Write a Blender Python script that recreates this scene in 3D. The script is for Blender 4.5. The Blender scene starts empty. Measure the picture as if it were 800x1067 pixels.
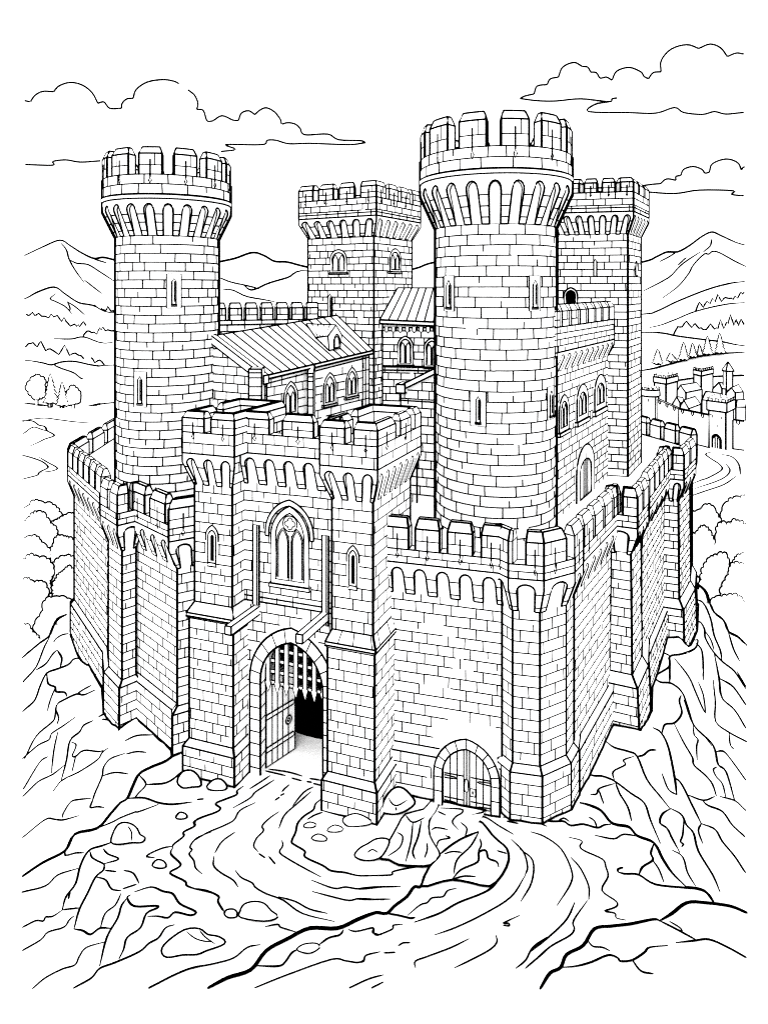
import bpy, math, random
import numpy as np
from mathutils import Vector
from mathutils.bvhtree import BVHTree
from mathutils.geometry import tessellate_polygon

# ---------------------------------------------------------------- scene basics
F, H, CX, HY = 720.0, 30.0, 400.0, 300.0      # focal length in picture units, eye height, picture centre, horizon
C = bpy.context.scene.collection
RNG = random.Random(7)

def P3(px, py, Y): return Vector(((px - CX) / F * Y, Y, H - (py - HY) / F * Y))
def plan(px, Y): return ((px - CX) / F * Y, Y)
def zat(py, Y): return H - (py - HY) / F * Y
def lerp(a, b, t): return a + (b - a) * t
def lerp2(a, b, t): return (a[0] + (b[0] - a[0]) * t, a[1] + (b[1] - a[1]) * t)

def paper(name, col, rough=0.9):
    m = bpy.data.materials.new(name); m.use_nodes = True
    nt = m.node_tree; b = nt.nodes['Principled BSDF']
    b.inputs['Roughness'].default_value = rough
    b.inputs['Specular IOR Level'].default_value = 0.0
    if col > 0.3:
        tc = nt.nodes.new('ShaderNodeTexCoord'); no = nt.nodes.new('ShaderNodeTexNoise'); mr = nt.nodes.new('ShaderNodeMapRange')
        no.inputs['Scale'].default_value = 1.7; no.inputs['Detail'].default_value = 4
        mr.inputs['To Min'].default_value = col - .025; mr.inputs['To Max'].default_value = col + .025
        nt.links.new(tc.outputs['Object'], no.inputs['Vector']); nt.links.new(no.outputs['Fac'], mr.inputs['Value'])
        nt.links.new(mr.outputs['Result'], b.inputs['Base Color'])
    else:
        b.inputs['Base Color'].default_value = (col, col, col, 1)
    return m

STONE = paper('white_stone', .9)
ROCK = paper('white_rock', .9)
ROOF = paper('white_roof', .9)
WOOD = paper('white_wood', .9)
LEAF = paper('white_foliage', .9)
CLOUD = paper('white_cloud', .88)
INK = paper('black_ink', 0.0)
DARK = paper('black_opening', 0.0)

class MB:
    """collects faces and ink lines into one mesh"""
    def __init__(s, mat=STONE): s.v, s.f, s.m, s.mat = [], [], [], mat
    def poly(s, pts, mi=0):
        n = len(s.v); s.v += [Vector(p) for p in pts]; s.f.append(tuple(range(n, n + len(pts)))); s.m.append(mi)
    def tube(s, pts, w, closed=False, taper=False, lift=0.0):
        pts = [Vector(p) for p in pts]
        if len(pts) < 2: return
        n = len(pts); base = len(s.v)
        for i, p in enumerate(pts):
            a = pts[i - 1] if (i > 0 or closed) else p
            b = pts[(i + 1) % n] if (i < n - 1 or closed) else p
            d = b - a
            if d.length < 1e-9: d = Vector((0, 0, 1))
            d.normalize()
            up = Vector((0, 0, 1)) if abs(d.z) < .9 else Vector((0, 1, 0))
            x = d.cross(up).normalized(); y = x.cross(d).normalized()
            ww = max(w, .55 * w + .76)
            if taper:
                u = i / (n - 1); ww *= (.5 + .5 * min(1, 6 * u, 6 * (1 - u)))
            r = ww * max(p.y, 5) / F / 2 * 1.22
            s.v += [p + x * r, p + y * r, p - x * r, p - y * r]
        m = n if closed else n - 1
        for i in range(m):
            A = base + 4 * i; B = base + 4 * ((i + 1) % n)
            for k in range(4):
                l = (k + 1) % 4
                s.f.append((A + k, A + l, B + l, B + k)); s.m.append(1)
        if not closed:
            s.f.append((base + 3, base + 2, base + 1, base)); s.m.append(1)
            e = base + 4 * (n - 1); s.f.append((e, e + 1, e + 2, e + 3)); s.m.append(1)
    def solid(s, vs, fs, w=0, skip=()):
        n = len(s.v); vs = [Vector(v) for v in vs]; s.v += vs
        ed = set()
        for f in fs:
            s.f.append(tuple(n + i for i in f)); s.m.append(0)
            for i in range(len(f)):
                a, b = f[i], f[(i + 1) % len(f)]; ed.add((min(a, b), max(a, b)))
        if w:
            for a, b in sorted(ed):
                if (a, b) not in skip: s.tube([vs[a], vs[b]], w)
    def prism(s, loop, z0, z1, w=0):
        n = len(loop)
        vs = [(x, y, z0) for x, y in loop] + [(x, y, z1) for x, y in loop]
        fs = [tuple(range(n - 1, -1, -1)), tuple(range(n, 2 * n))] + [(i, (i + 1) % n, n + (i + 1) % n, n + i) for i in range(n)]
        s.solid(vs, fs, w)
    def build(s, name, parent=None, mats=None):
        me = bpy.data.meshes.new(name)
        off = world_of(parent) if parent else Vector((0, 0, 0))
        o = bpy.data.objects.new(name, me)
        if parent is None and s.v:
            lo = [min(v[k] for v in s.v) for k in range(3)]; hi = [max(v[k] for v in s.v) for k in range(3)]
            off = Vector(((lo[0] + hi[0]) / 2, (lo[1] + hi[1]) / 2, lo[2])); o.location = off
        me.from_pydata([v - off for v in s.v], [], s.f)
        for m in (mats or [s.mat, INK, DARK]): me.materials.append(m)
        me.polygons.foreach_set('material_index', s.m)
        me.update()
        C.objects.link(o)
        if parent: o.parent = parent
        return o

def world_of(o):
    v = Vector(o.location); p = o.parent
    while p: v += Vector(p.location); p = p.parent
    return v

def tag(o, label, cat, group=None, kind=None):
    if label: o['label'] = label
    if cat: o['category'] = cat
    if group: o['group'] = group
    if kind or cat: o['kind'] = kind or 'thing'
    return o
def thing(name, loc, label, cat, group=None):
    o = bpy.data.objects.new(name, None); o.location = loc; o.empty_display_size = .5; C.objects.link(o)
    return tag(o, label, cat, group)

# ---------------------------------------------------------------- 2-D helpers
def offset_chain(pts, d, closed=False):
    """offsets a plan polyline towards its outside (right-hand side) with mitred corners"""
    n = len(pts); out = []
    def nrm(a, b):
        dx, dy = b[0] - a[0], b[1] - a[1]; l = math.hypot(dx, dy) or 1; return (dy / l, -dx / l)
    for i in range(n):
        a = nrm(pts[i - 1], pts[i]) if (i > 0 or closed) else None
        b = nrm(pts[i], pts[(i + 1) % n]) if (i < n - 1 or closed) else None
        a = a or b; b = b or a
        mx, my = a[0] + b[0], a[1] + b[1]; k = 1 + a[0] * b[0] + a[1] * b[1]
        k = max(k, .35)
        out.append((pts[i][0] + mx / k * d, pts[i][1] + my / k * d))
    return out

class Plane:
    """vertical wall plane through two plan points; t in metres along it from p0, z up, proud towards the outside"""
    def __init__(s, p0, p1):
        s.p0, s.p1 = p0, p1
        s.L = math.hypot(p1[0] - p0[0], p1[1] - p0[1])
        s.d = ((p1[0] - p0[0]) / s.L, (p1[1] - p0[1]) / s.L); s.n = (s.d[1], -s.d[0])
    def t(s, px):
        k = (px - CX) / F
        return (k * s.p0[1] - s.p0[0]) / (s.d[0] - k * s.d[1])
    def tz(s, px, py):
        t = s.t(px); return t, zat(py, s.p0[1] + s.d[1] * t)
    def pt(s, t, z, proud=0.0):
        return Vector((s.p0[0] + s.d[0] * t + s.n[0] * proud, s.p0[1] + s.d[1] * t + s.n[1] * proud, z))

class Batter:
    """wall face that leans back between two levels"""
    def __init__(s, a0, a1, b0, b1, za, zb):
        s.q = (a0, a1, b0, b1, za, zb); s.L = math.hypot(a1[0] - a0[0], a1[1] - a0[1])
    def pt(s, t, z, proud=0.0):
        a0, a1, b0, b1, za, zb = s.q; k = (z - za) / (zb - za); u = t / s.L
        x, y = lerp2(lerp2(a0, a1, u), lerp2(b0, b1, u), k); return Vector((x, y, z))

class Drum:
    """same interface on a round tower: t = arc length from the direction facing the eye"""
    def __init__(s, c, r):
        s.c, s.r = c, r; s.D = math.hypot(*c); s.a0 = math.atan2(-c[1], -c[0])
    def ang(s, px):
        # solve for the visible surface point seen at px
        k = (px - CX) / F; u = Vector((k, 1)).normalized(); b = u.x * s.c[0] + u.y * s.c[1]
        disc = b * b - (s.D ** 2 - s.r ** 2); q = b - math.sqrt(max(disc, 0)); p = u * q
        return math.atan2(p.y - s.c[1], p.x - s.c[0]), p.y
    def tz(s, px, py):
        a, Y = s.ang(px); da = (a - s.a0 + math.pi) % (2 * math.pi) - math.pi
        return da * s.r, zat(py, Y)
    def pt(s, t, z, proud=0.0):
        a = s.a0 + t / s.r; r = s.r + proud
        return Vector((s.c[0] + math.cos(a) * r, s.c[1] + math.sin(a) * r, z))

def lancet(tc, hw, z0, zs, za, n=7):
    """pointed-arch outline, bottom left, over the apex, bottom right"""
    h = za - zs; pts = [(tc - hw, z0)]
    if h <= hw * 1.02:
        arc = [(-hw * math.cos(math.pi / 2 * i / n), h * math.sin(math.pi / 2 * i / n)) for i in range(n + 1)]
    else:
        R = (h * h + hw * hw) / (2 * hw); e = math.asin(min(1, h / R))
        arc = [(-hw + R - R * math.cos(e * i / n), R * math.sin(e * i / n)) for i in range(n + 1)]
    left = [(tc + x, zs + y) for x, y in arc]
    right = [(tc - x, zs + y) for x, y in reversed(arc[:-1])]
    return pts + left + right + [(tc + hw, z0)]

# ---------------------------------------------------------------- masonry
def bricks(mb, S, T0, T1, z0, z1, ch, bl, w, rng, skip=None, curved=False, miss=.045):
    """ink joints of coursed stone on surface S between t = T0..T1"""
    n = max(1, round((z1 - z0) / ch)); ch = (z1 - z0) / n
    if not curved:
        A_, B_ = S.pt(T0, z0), S.pt(T1, z0); k_ = abs(F * A_.x / A_.y - F * B_.x / B_.y) / max(.01, (T1 - T0) * F / ((A_.y + B_.y) / 2))
        w *= max(.8, min(1, .5 + k_ * .75)); bl *= 1 + .9 * max(0, .8 - k_)
    prev = []
    for k in range(n):
        zb, zt = z0 + k * ch, z0 + (k + 1) * ch
        if k > 0:
            x = T0
            while x < T1 - 1e-6:
                L = rng.uniform(1.6, 5) * bl; e = min(T1, x + L)
                step = .55 * bl if (skip or curved) else (e - x)
                m = max(1, math.ceil((e - x) / step)); run = []
                j0 = rng.uniform(-.012, .012)
                for i in range(m + 1):
                    t = x + (e - x) * i / m
                    if skip and skip(t, zb):
                        if len(run) > 1: mb.tube(run, w)
                        run = []
                    else: run.append(S.pt(t, zb + j0, .02 if curved else 0))
                if len(run) > 1: mb.tube(run, w)
                x = e
                if rng.random() < miss * 1.6: x += rng.uniform(.15, .6) * bl
        x = T0 - rng.uniform(.2, .8) * bl; cur = []
        while True:
            x += bl * rng.uniform(.72, 1.28)
            for q in prev:
                if abs(q - x) < .2 * bl: x = q + (.26 if x > q else -.26) * bl * rng.uniform(.9, 1.2)
            if x > T1 - .12 * bl: break
            if x < T0 + .12 * bl: continue
            cur.append(x)
            if rng.random() < miss: continue
            if skip and skip(x, (zb + zt) / 2): continue
            za_, zb_ = zb, zt
            r = rng.random()
            if r < .06: za_ = lerp(zb, zt, .35)
            elif r < .12: zb_ = lerp(zb, zt, .65)
            dx = rng.uniform(-.02, .02) * bl
            pz = .02 if curved else 0
            mb.tube([S.pt(x, za_, pz), S.pt(x + dx, zb_, pz)], w * rng.uniform(.85, 1.1))
        prev = cur

def merlon(parent, A, z0, z1, w, capL=True, capR=True, loop=True, rows=True, cap=.3, cw=1.0):
    """A(a, d): plan point, a 0..1 along, d 0 outer .. 1 inner"""
    mb = MB(); seg = 3
    zc = z1 - cap * (z1 - z0)
    iL = .10 if capL else 0; iR = .10 if capR else 0
    def rowpts(z, i0, i1, d0, d1):
        return ([A(lerp(i0, 1 - i1, k / seg), d0) + (z,) for k in range(seg + 1)],
                [A(lerp(i0, 1 - i1, k / seg), d1) + (z,) for k in range(seg + 1)])
    o0, n0 = rowpts(z0, 0, 0, 0, 1); o1, n1 = rowpts(zc, 0, 0, 0, 1); o2, n2 = rowpts(z1, iL, iR, .3, .72)
    for (oa, na), (ob, nb) in (((o0, n0), (o1, n1)), ((o1, n1), (o2, n2))):
        for k in range(seg):
            mb.poly([oa[k], oa[k + 1], ob[k + 1], ob[k]]); mb.poly([na[k + 1], na[k], nb[k], nb[k + 1]])
        mb.poly([na[0], oa[0], ob[0], nb[0]]); mb.poly([oa[seg], na[seg], nb[seg], ob[seg]])
    for k in range(seg): mb.poly([o2[k], o2[k + 1], n2[k + 1], n2[k]])
    mb.tube(o1, w * .75); mb.tube(n1, w * .6)
    mb.tube(o2 + n2[::-1], w * .9, closed=True)
    for q in (0, seg):
        mb.tube([o0[q], o1[q], o2[q]], w); mb.tube([n0[q], n1[q], n2[q]], w * .8)
        mb.tube([o1[q], n1[q]], w * .6); mb.tube([o0[q], n0[q]], w * .7)
    hgt = z1 - z0
    if rows and hgt > .5:
        zr = lerp(z0, zc, .45); mb.tube([A(k / seg, 0) + (zr,) for k in range(seg + 1)], .7 * cw)
        a = RNG.choice((.3, .7)); mb.tube([A(a, 0) + (lerp(z0, zc, .45),), A(a, 0) + (zc,)], .7 * cw)
    if loop:
        x, y = A(.5, 0); zt, zb = lerp(z0, zc, .72), lerp(z0, zc, -.12)
        mb.tube([(x, y, zt), (x, y, zb)], 1.7 * cw)
        x0, y0 = A(.44, 0); x1, y1 = A(.56, 0); e = .12 * hgt
        mb.tube([(x, y, zb), (x0, y0, zb - e), (x, y, zb - 2 * e), (x1, y1, zb - e)], 1.4 * cw, closed=True)
    return mb.build('merlon', parent)

def corbel_arch(parent, Q, a0, a1, w, rows=3, inner=.45, cw=1.0, hw0=.27, hw1=.30, thin=False):
    """one machicolation arch between two half corbels; Q(a, s, depth) with s 0 top .. 1 tip"""
    mb = MB(); ac = (a0 + a1) / 2; p = a1 - a0
    sa, ss = .14, .34
    U = [(ac - hw1 * p, 1.0), (ac - hw0 * p, ss)]
    for i in range(1, 8):
        q = math.pi * i / 8; U.append((ac - hw0 * p * math.cos(q), ss - (ss - sa) * math.sin(q)))
    U += [(ac + hw0 * p, ss), (ac + hw1 * p, 1.0)]
    # front faces: left corbel, right corbel, spandrel above
    mid = len(U) // 2
    # banded so that the faces follow the curved profile
    sb = [0, sa, .28, ss, .5, .67, .84, 1.0]
    def half(s):
        if s >= ss: return lerp(hw0, hw1, (s - ss) / (1 - ss)) * p
        if s <= sa: return 0.0
        return hw0 * p * math.sqrt(max(0, 1 - ((ss - s) / (ss - sa)) ** 2))
    for s0, s1 in zip(sb, sb[1:]):
        m = 4 if s0 < ss else 1
        for k in range(m):
            u, v = lerp(s0, s1, k / m), lerp(s0, s1, (k + 1) / m)
            mb.poly([Q(a0, u, 0), Q(a0, v, 0), Q(ac - half(v), v, 0), Q(ac - half(u), u, 0)])
            mb.poly([Q(ac + half(u), u, 0), Q(ac + half(v), v, 0), Q(a1, v, 0), Q(a1, u, 0)])
            if s0 >= sa: mb.poly([Q(ac - half(u), u, inner), Q(ac - half(v), v, inner), Q(ac + half(v), v, inner), Q(ac + half(u), u, inner)])
    # reveals
    for i in range(len(U) - 1):
        (a, s), (b, t) = U[i], U[i + 1]
        mb.poly([Q(a, s, 0), Q(b, t, 0), Q(b, t, inner), Q(a, s, inner)])
    mb.tube([Q(a, s, 0) for a, s in U], w)
    if not thin: mb.tube([Q(a, s, inner - .04) for a, s in U], w * .7)
    mb.poly([Q(a0, 1, 0), Q(a0, 1, inner), Q(U[0][0], 1, inner), Q(U[0][0], 1, 0)]); mb.poly([Q(U[-1][0], 1, 0), Q(U[-1][0], 1, inner), Q(a1, 1, inner), Q(a1, 1, 0)])
    mb.tube([Q(a0, 1, 0), Q(U[0][0], 1, 0)], w); mb.tube([Q(U[-1][0], 1, 0), Q(a1, 1, 0)], w)
    for k in range(rows):
        s = lerp(.42, .86, k / max(1, rows - 1)) if rows > 1 else .65
        h = lerp(hw0, hw1, (s - ss) / (1 - ss))
        mb.tube([Q(a0, s, 0), Q(ac - h * p, s, 0)], 1.3 * cw); mb.tube([Q(ac + h * p, s, 0), Q(a1, s, 0)], 1.3 * cw)
    return mb.build('corbel_arch', parent)

def corbel_k(s): return (1.0 if s < .28 else (1 - s) / .72) * .95 + .05

def battlement(root, chain, zc, zp, zk, zt, out, th, nm, nc, closed=False, w=2.2, brick=(.6, 1.2), bw=.85, ratio=.36,
               ends=None, loop=True, rows=2, seed=1, wp=None, rings=(), mspec=None, inner=.45, ncmax=None):
    """corbel table, parapet and merlons along a chain of plan points"""
    rng = random.Random(seed)
    n = len(chain); ns = n if closed else n - 1
    S = chain; O = offset_chain(chain, out, closed); I = offset_chain(chain, out - th, closed)
    par = MB(); ct = MB()
    for i in range(ns):
        j = (i + 1) % n
        o0, o1, i0, i1, s0, s1 = O[i], O[j], I[i], I[j], S[i], S[j]
        par.poly([o0 + (zp,), o1 + (zp,), o1 + (zk,), o0 + (zk,)]); par.poly([i1 + (zp,), i0 + (zp,), i0 + (zk,), i1 + (zk,)])
        par.poly([o0 + (zk,), o1 + (zk,), i1 + (zk,), i0 + (zk,)])
        if not closed and i == 0: par.poly([i0 + (zp,), o0 + (zp,), o0 + (zk,), i0 + (zk,)])
        if not closed and i == ns - 1: par.poly([o1 + (zp,), i1 + (zp,), i1 + (zk,), o1 + (zk,)])
        par.tube([o0 + (zp,), o1 + (zp,)], w * .7); par.tube([o0 + (zk,), o1 + (zk,)], w * .55); par.tube([i0 + (zk,), i1 + (zk,)], w * .5)
        for z in rings: par.tube([o0 + (z,), o1 + (z,)], w * .5)
        par.tube([o0 + (zp,), o0 + (zk,)], w if (closed or i) else w)
        if not closed and i == ns - 1: par.tube([o1 + (zp,), o1 + (zk,)], w)
        pl = Plane(o0, o1)
        bricks(par, pl, 0, pl.L, zp, zk, brick[0], brick[1], bw, rng)
        # soffit behind the corbels
        ct.poly([s0 + (zp - .02,), s1 + (zp - .02,), o1 + (zp - .02,), o0 + (zp - .02,)])
        ct.tube([o0 + (zp - .02,), s0 + (zp - .02,)], .5)
    for i in range(n):
        ct.tube([lerp2(S[i], O[i], corbel_k(s)) + (lerp(zp, zc, s),) for s in (0, .28, .5, .75, 1)], w * .85)
    ctab = ct.build('corbel_table', root)
    parapet = par.build('parapet', root)
    for i in range(ns):
        j = (i + 1) % n
        if nc[i]:
            def Q(a, s, d, i=i, j=j):
                o = lerp2(O[i], O[j], a); q = lerp2(S[i], S[j], a)
                k = corbel_k(s) * (1 - d)
                x, y = lerp2(q, o, k); return Vector((x, y, lerp(zp - .03, zc, s)))
            x0, x1 = CX + F * O[i][0] / O[i][1], CX + F * O[j][0] / O[j][1]
            per = abs(x1 - x0) / nc[i]; kw = max(.3, min(1, per / 15))
            for k in range(nc[i]):
                if ncmax and k >= ncmax.get(i, 99): break
                corbel_arch(ctab, Q, k / nc[i], (k + 1) / nc[i], w * .8 * kw, rows=rows if per > 9 else 0, inner=inner, cw=kw, thin=per < 9)
        m_ = nm[i]
        if m_:
            e = ends[i] if ends else (True, True)
            if mspec and mspec.get(i): spans = mspec[i]
            else:
                g = ratio; lead = 0 if e[0] else g / 2; trail = 0 if e[1] else g / 2
                tot = m_ + (m_ - 1) * g + lead + trail
                spans = [((lead + q * (1 + g)) / tot, (lead + q * (1 + g) + 1) / tot) for q in range(m_)]
            for (a0, a1) in spans:
                def A(a, d, i=i, j=j, a0=a0, a1=a1):
                    t = lerp(a0, a1, a); return lerp2(lerp2(O[i], O[j], t), lerp2(I[i], I[j], t), d)
                xa, xb = A(0, 0), A(1, 0); wpx = abs(F * xa[0] / xa[1] - F * xb[0] / xb[1]); kw = max(.5, min(1, wpx / 13))
                merlon(parapet, A, zk, zt, w * kw, capL=a0 > .001, capR=a1 < .999, loop=loop and wpx > 8, rows=wpx > 6)
    return parapet, ctab

def shaft(root, chain, levels, closed=False, th=1.5, w=2.2, brick=(.6, 1.2), bw=.85, seed=1, name='shaft', skip=None, minh=.55, blank=(), nolines=False, mat=STONE):
    """levels = [(z, offset)]; vertical faces get joints, sloped ones are weatherings"""
    rng = random.Random(seed); mb = MB(mat)
    n = len(chain); ns = n if closed else n - 1
    rows = [(z, offset_chain(chain, o, closed)) for z, o in levels]
    for k in range(len(rows) - 1):
        (za, A), (zb, B) = rows[k], rows[k + 1]
        for i in range(ns):
            j = (i + 1) % n
            if i in blank: continue
            mb.poly([A[i] + (za,), A[j] + (za,), B[j] + (zb,), B[i] + (zb,)])
            if k > 0: mb.tube([A[i] + (za,), A[j] + (za,)], w * .7)
            if abs(levels[k][1] - levels[k + 1][1]) < .3 and zb - za > minh and not nolines:
                pl = Batter(A[i], A[j], B[i], B[j], za, zb)
                if pl.L > .4: bricks(mb, pl, 0, pl.L, za, zb, brick[0], brick[1], bw, rng, skip=(lambda t, z, i=i: skip(i, t, z)) if skip else None)
    for i in range(n):
        mb.tube([B[i] + (z,) for z, B in rows], w)
    zt, T = rows[-1]
    if closed: mb.poly([p + (zt,) for p in T])
    else:
        I = offset_chain(chain, -th); z0 = rows[0][0]
        for i in range(ns):
            mb.poly([I[i + 1] + (z0,), I[i] + (z0,), I[i] + (zt,), I[i + 1] + (zt,)])
            mb.poly([T[i] + (zt,), T[i + 1] + (zt,), I[i + 1] + (zt,), I[i] + (zt,)])
        mb.poly([I[0] + (z0,), T[0] + (z0,), T[0] + (zt,), I[0] + (zt,)]); mb.poly([T[-1] + (z0,), I[-1] + (z0,), I[-1] + (zt,), T[-1] + (zt,)])
    return mb.build(name, root)

def lathe(mb, c, prof, seg=72, rings=None, sil=2.4):
    D = math.hypot(*c); a0 = math.atan2(-c[1], -c[0])
    def pt(r, z, a): return Vector((c[0] + r * math.cos(a), c[1] + r * math.sin(a), z))
    base = len(mb.v)
    for r, z in prof:
        for k in range(seg): mb.v.append(pt(r, z, 2 * math.pi * k / seg))
    for i in range(len(prof) - 1):
        for k in range(seg):
            l = (k + 1) % seg
            mb.f.append((base + i * seg + k, base + i * seg + l, base + (i + 1) * seg + l, base + (i + 1) * seg + k)); mb.m.append(0)
    for i, wi in (rings or {}).items():
        r, z = prof[i]; mb.tube([pt(r, z, 2 * math.pi * k / seg) for k in range(seg)], wi, closed=True)
    if sil:
        for sgn in (1, -1):
            mb.tube([pt(r, z, a0 + sgn * math.acos(r / D)) for r, z in prof], sil * 1.8)

# ---------------------------------------------------------------- openings
def framed_window(root, S, px0, px1, py0, py1, arch=.42, frame=.22, proud=.12, tracery=1, w=1.3, black=False, sill=True, pointed=1.35, name='window'):
    """arched window: frame (part), pane and sill (sub-parts). Pixel box says where on wall S it stands"""
    pm = (px0 + px1) / 2
    t0, _ = S.tz(px0, py1); t1, _ = S.tz(px1, py1); _, z0 = S.tz(pm, py1); _, z1 = S.tz(pm, py0)
    tc, hw = (t0 + t1) / 2, abs(t1 - t0) / 2
    rise = min(hw * pointed, (z1 - z0) * arch * 1.2); zs = z1 - rise
    fw = frame * hw * 2; po = .0016 * S.pt(tc, z0).y; proud = max(proud, po + .07)
    out = lancet(tc, hw, z0, zs, z1); inn = lancet(tc, hw - fw * .8, z0 + fw * .7, zs, z1 - fw * 1.1)
    fr = MB(); n = len(out)
    for i in range(n - 1):
        fr.poly([S.pt(*out[i], proud), S.pt(*out[i + 1], proud), S.pt(*inn[i + 1], proud), S.pt(*inn[i], proud)])
        fr.poly([S.pt(*out[i + 1], proud), S.pt(*out[i], proud), S.pt(*out[i], 0), S.pt(*out[i + 1], 0)])
        fr.poly([S.pt(*inn[i], proud), S.pt(*inn[i + 1], proud), S.pt(*inn[i + 1], 0), S.pt(*inn[i], 0)])
    fr.poly([S.pt(*out[-1], proud), S.pt(*out[0], proud), S.pt(*inn[0], proud), S.pt(*inn[-1], proud)])
    fr.poly([S.pt(*out[0], proud), S.pt(*out[-1], proud), S.pt(*out[-1], 0), S.pt(*out[0], 0)])
    fr.tube([S.pt(*p, proud) for p in out], w, closed=True); fr.tube([S.pt(*p, proud) for p in inn], w * .85, closed=True)
    f = fr.build(name, root)
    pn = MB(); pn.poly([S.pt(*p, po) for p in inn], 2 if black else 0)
    hi = hw - fw * .8
    if tracery and not black:
        pr = po + .03
        zb = z0 + fw * .7; zz = lerp(zs, z1, .1)
        pn.tube([S.pt(tc - .09 * hw, zb, pr), S.pt(tc - .09 * hw, zz, pr)], w * .6); pn.tube([S.pt(tc + .09 * hw, zb, pr), S.pt(tc + .09 * hw, zz, pr)], w * .6)
        for sg in (-1, 1):
            q = lancet(tc + sg * hi * .5, hi * .36, zb + .12, zz - hi * .35, zz + hi * .45, 4)
            pn.tube([S.pt(*p, pr) for p in q], w * .6)
        if tracery > 1:
            ring = [(tc + hi * .26 * math.cos(a), lerp(zs, z1, .5) + hi * .26 * math.sin(a)) for a in [k * math.pi / 6 for k in range(12)]]
            pn.tube([S.pt(*p, pr) for p in ring], w * .6, closed=True)
    pn.build('pane', f)
    if sill:
        sl = MB(); a = S.pt(tc - hw * 1.08, z0, 0); b = S.pt(tc + hw * 1.08, z0, 0); a2 = S.pt(tc - hw * 1.08, z0, proud + .1); b2 = S.pt(tc + hw * 1.08, z0, proud + .1)
        dz = Vector((0, 0, fw * .55))
        sl.solid([a - dz, b - dz, b2 - dz, a2 - dz, a, b, b2, a2], [(0, 1, 2, 3), (4, 7, 6, 5), (3, 2, 6, 7), (0, 3, 7, 4), (2, 1, 5, 6)], w * .8)
        sl.build('sill', f)
    return f

def slit(root, S, px, py0, py1, wd=6, panel=9, w=1.3, black=True, cap=True):
    """arrow slit in a dressed stone panel; sizes in picture units"""
    _, zA = S.tz(px, py0); tc, zB = S.tz(px, py1); t1, _ = S.tz(px + wd / 2, py1); hw = abs(t1 - tc)
    mb = MB(); po = .0019 * S.pt(tc, zB).y
    if panel:
        ph = hw * panel / wd; zt, zb = zA + (zA - zB) * .18, zB - (zA - zB) * .14
        q = [S.pt(tc - ph, zb, po), S.pt(tc + ph, zb, po), S.pt(tc + ph, zt, po), S.pt(tc - ph, zt, po)]
        mb.poly(q); mb.tube(q, w * .7, closed=True)
    hi = hw * .62
    out = [(tc - hi, zB), (tc + hi, zB), (tc + hi, zA - hi * 1.6), (tc, zA), (tc - hi, zA - hi * 1.6)]
    mb.poly([S.pt(*p, po + .02) for p in out]); mb.tube([S.pt(*p, po + .02) for p in out], w, closed=True)
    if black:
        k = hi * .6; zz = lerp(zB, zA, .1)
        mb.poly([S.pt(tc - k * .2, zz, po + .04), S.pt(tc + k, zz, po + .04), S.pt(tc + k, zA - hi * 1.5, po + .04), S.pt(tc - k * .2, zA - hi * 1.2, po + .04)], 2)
    if cap:
        k = hw * .95; dz = (zA - zB) * .06
        q = [S.pt(tc - k, zB - dz, po + .05), S.pt(tc + k, zB - dz, po + .05), S.pt(tc + k, zB, po + .05), S.pt(tc - k, zB, po + .05)]
        mb.poly(q); mb.tube(q, w * .8, closed=True)
    return mb.build('arrow_slit', root)
# ---------------------------------------------------------------- the castle
def ch(*pts): return [plan(px, Y) for px, Y in pts]
BASE = -1.2          # walls run a little into the rock
YARD = 13.65

# ---- ring walls and wall turrets
ZC, ZP, ZK, ZT = 11.85, 13.85, 14.65, 16.45
def curtain(name, label, cat, chain, nm, nc, seed, levels=None, group=None, w=2.3, brick=(.62, 1.25), ends=None, skip=None, base=BASE,
            pl=2.6, ps=.32, zs=(ZC, ZP, ZK, ZT), out=.55, th=.7, body=1.6, mspec=None, closed=False, plo=.32, loop=True, ratio=.34, rows=2):
    r = thing(name, (sum(p[0] for p in chain) / len(chain), sum(p[1] for p in chain) / len(chain), 0), label, cat, group)
    zc, zp, zk, zt = zs
    lv = levels or [(base, plo), (pl, plo), (pl + ps, .0), (zp, .0)]
    if lv[0][0] < 1: BASES.append((chain, lv[0][1] + .05))
    shaft(r, chain, lv, closed=closed, th=body, w=w, brick=brick, seed=seed, skip=skip)
    battlement(r, chain, zc, zp, zk, zt, out, th, nm, nc, closed=closed, w=w, brick=(.42, brick[1]), ends=ends, seed=seed + 50, mspec=mspec, loop=loop, ratio=ratio, rows=rows)
    return r

BASES = []
N = (False, False)
curtain('curtain_wall', 'steep narrow curtain wall at the outer left edge of the castle', 'castle wall',
        ch((78, 60), (114, 51.6)), [6], [7], 1, group='curtain walls around the castle', ends=[N])
curtain('wall_turret', 'slim three-sided wall turret between the two curtain walls under the shorter round tower', 'turret',
        ch((111, 53), (113.5, 49.4), (127, 47.7), (141.5, 48.4), (147, 50.5)), [0, 2, 2, 0], [0, 3, 1, 0], 2, group='turrets on the curtain walls',
        ends=[(True, True)] * 4, ratio=.45, loop=False)
curtain('curtain_wall', 'short curtain wall with two broad merlons beside the gatehouse, beneath the shorter round tower', 'castle wall',
        ch((141, 48.9), (184.5, 45.0)), [2], [4], 3, group='curtain walls around the castle', mspec={0: [(.08, .42), (.56, .9)]})
curtain('wall_pier', 'narrow wall pier with one merlon squeezed against the side of the gatehouse', 'castle wall',
        ch((183, 46.6), (184.5, 44.7), (204, 45.3)), [0, 1], [0, 1], 4, ends=[(True, True)] * 2, mspec={1: [(0, .98)]}, ratio=.3)

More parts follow.
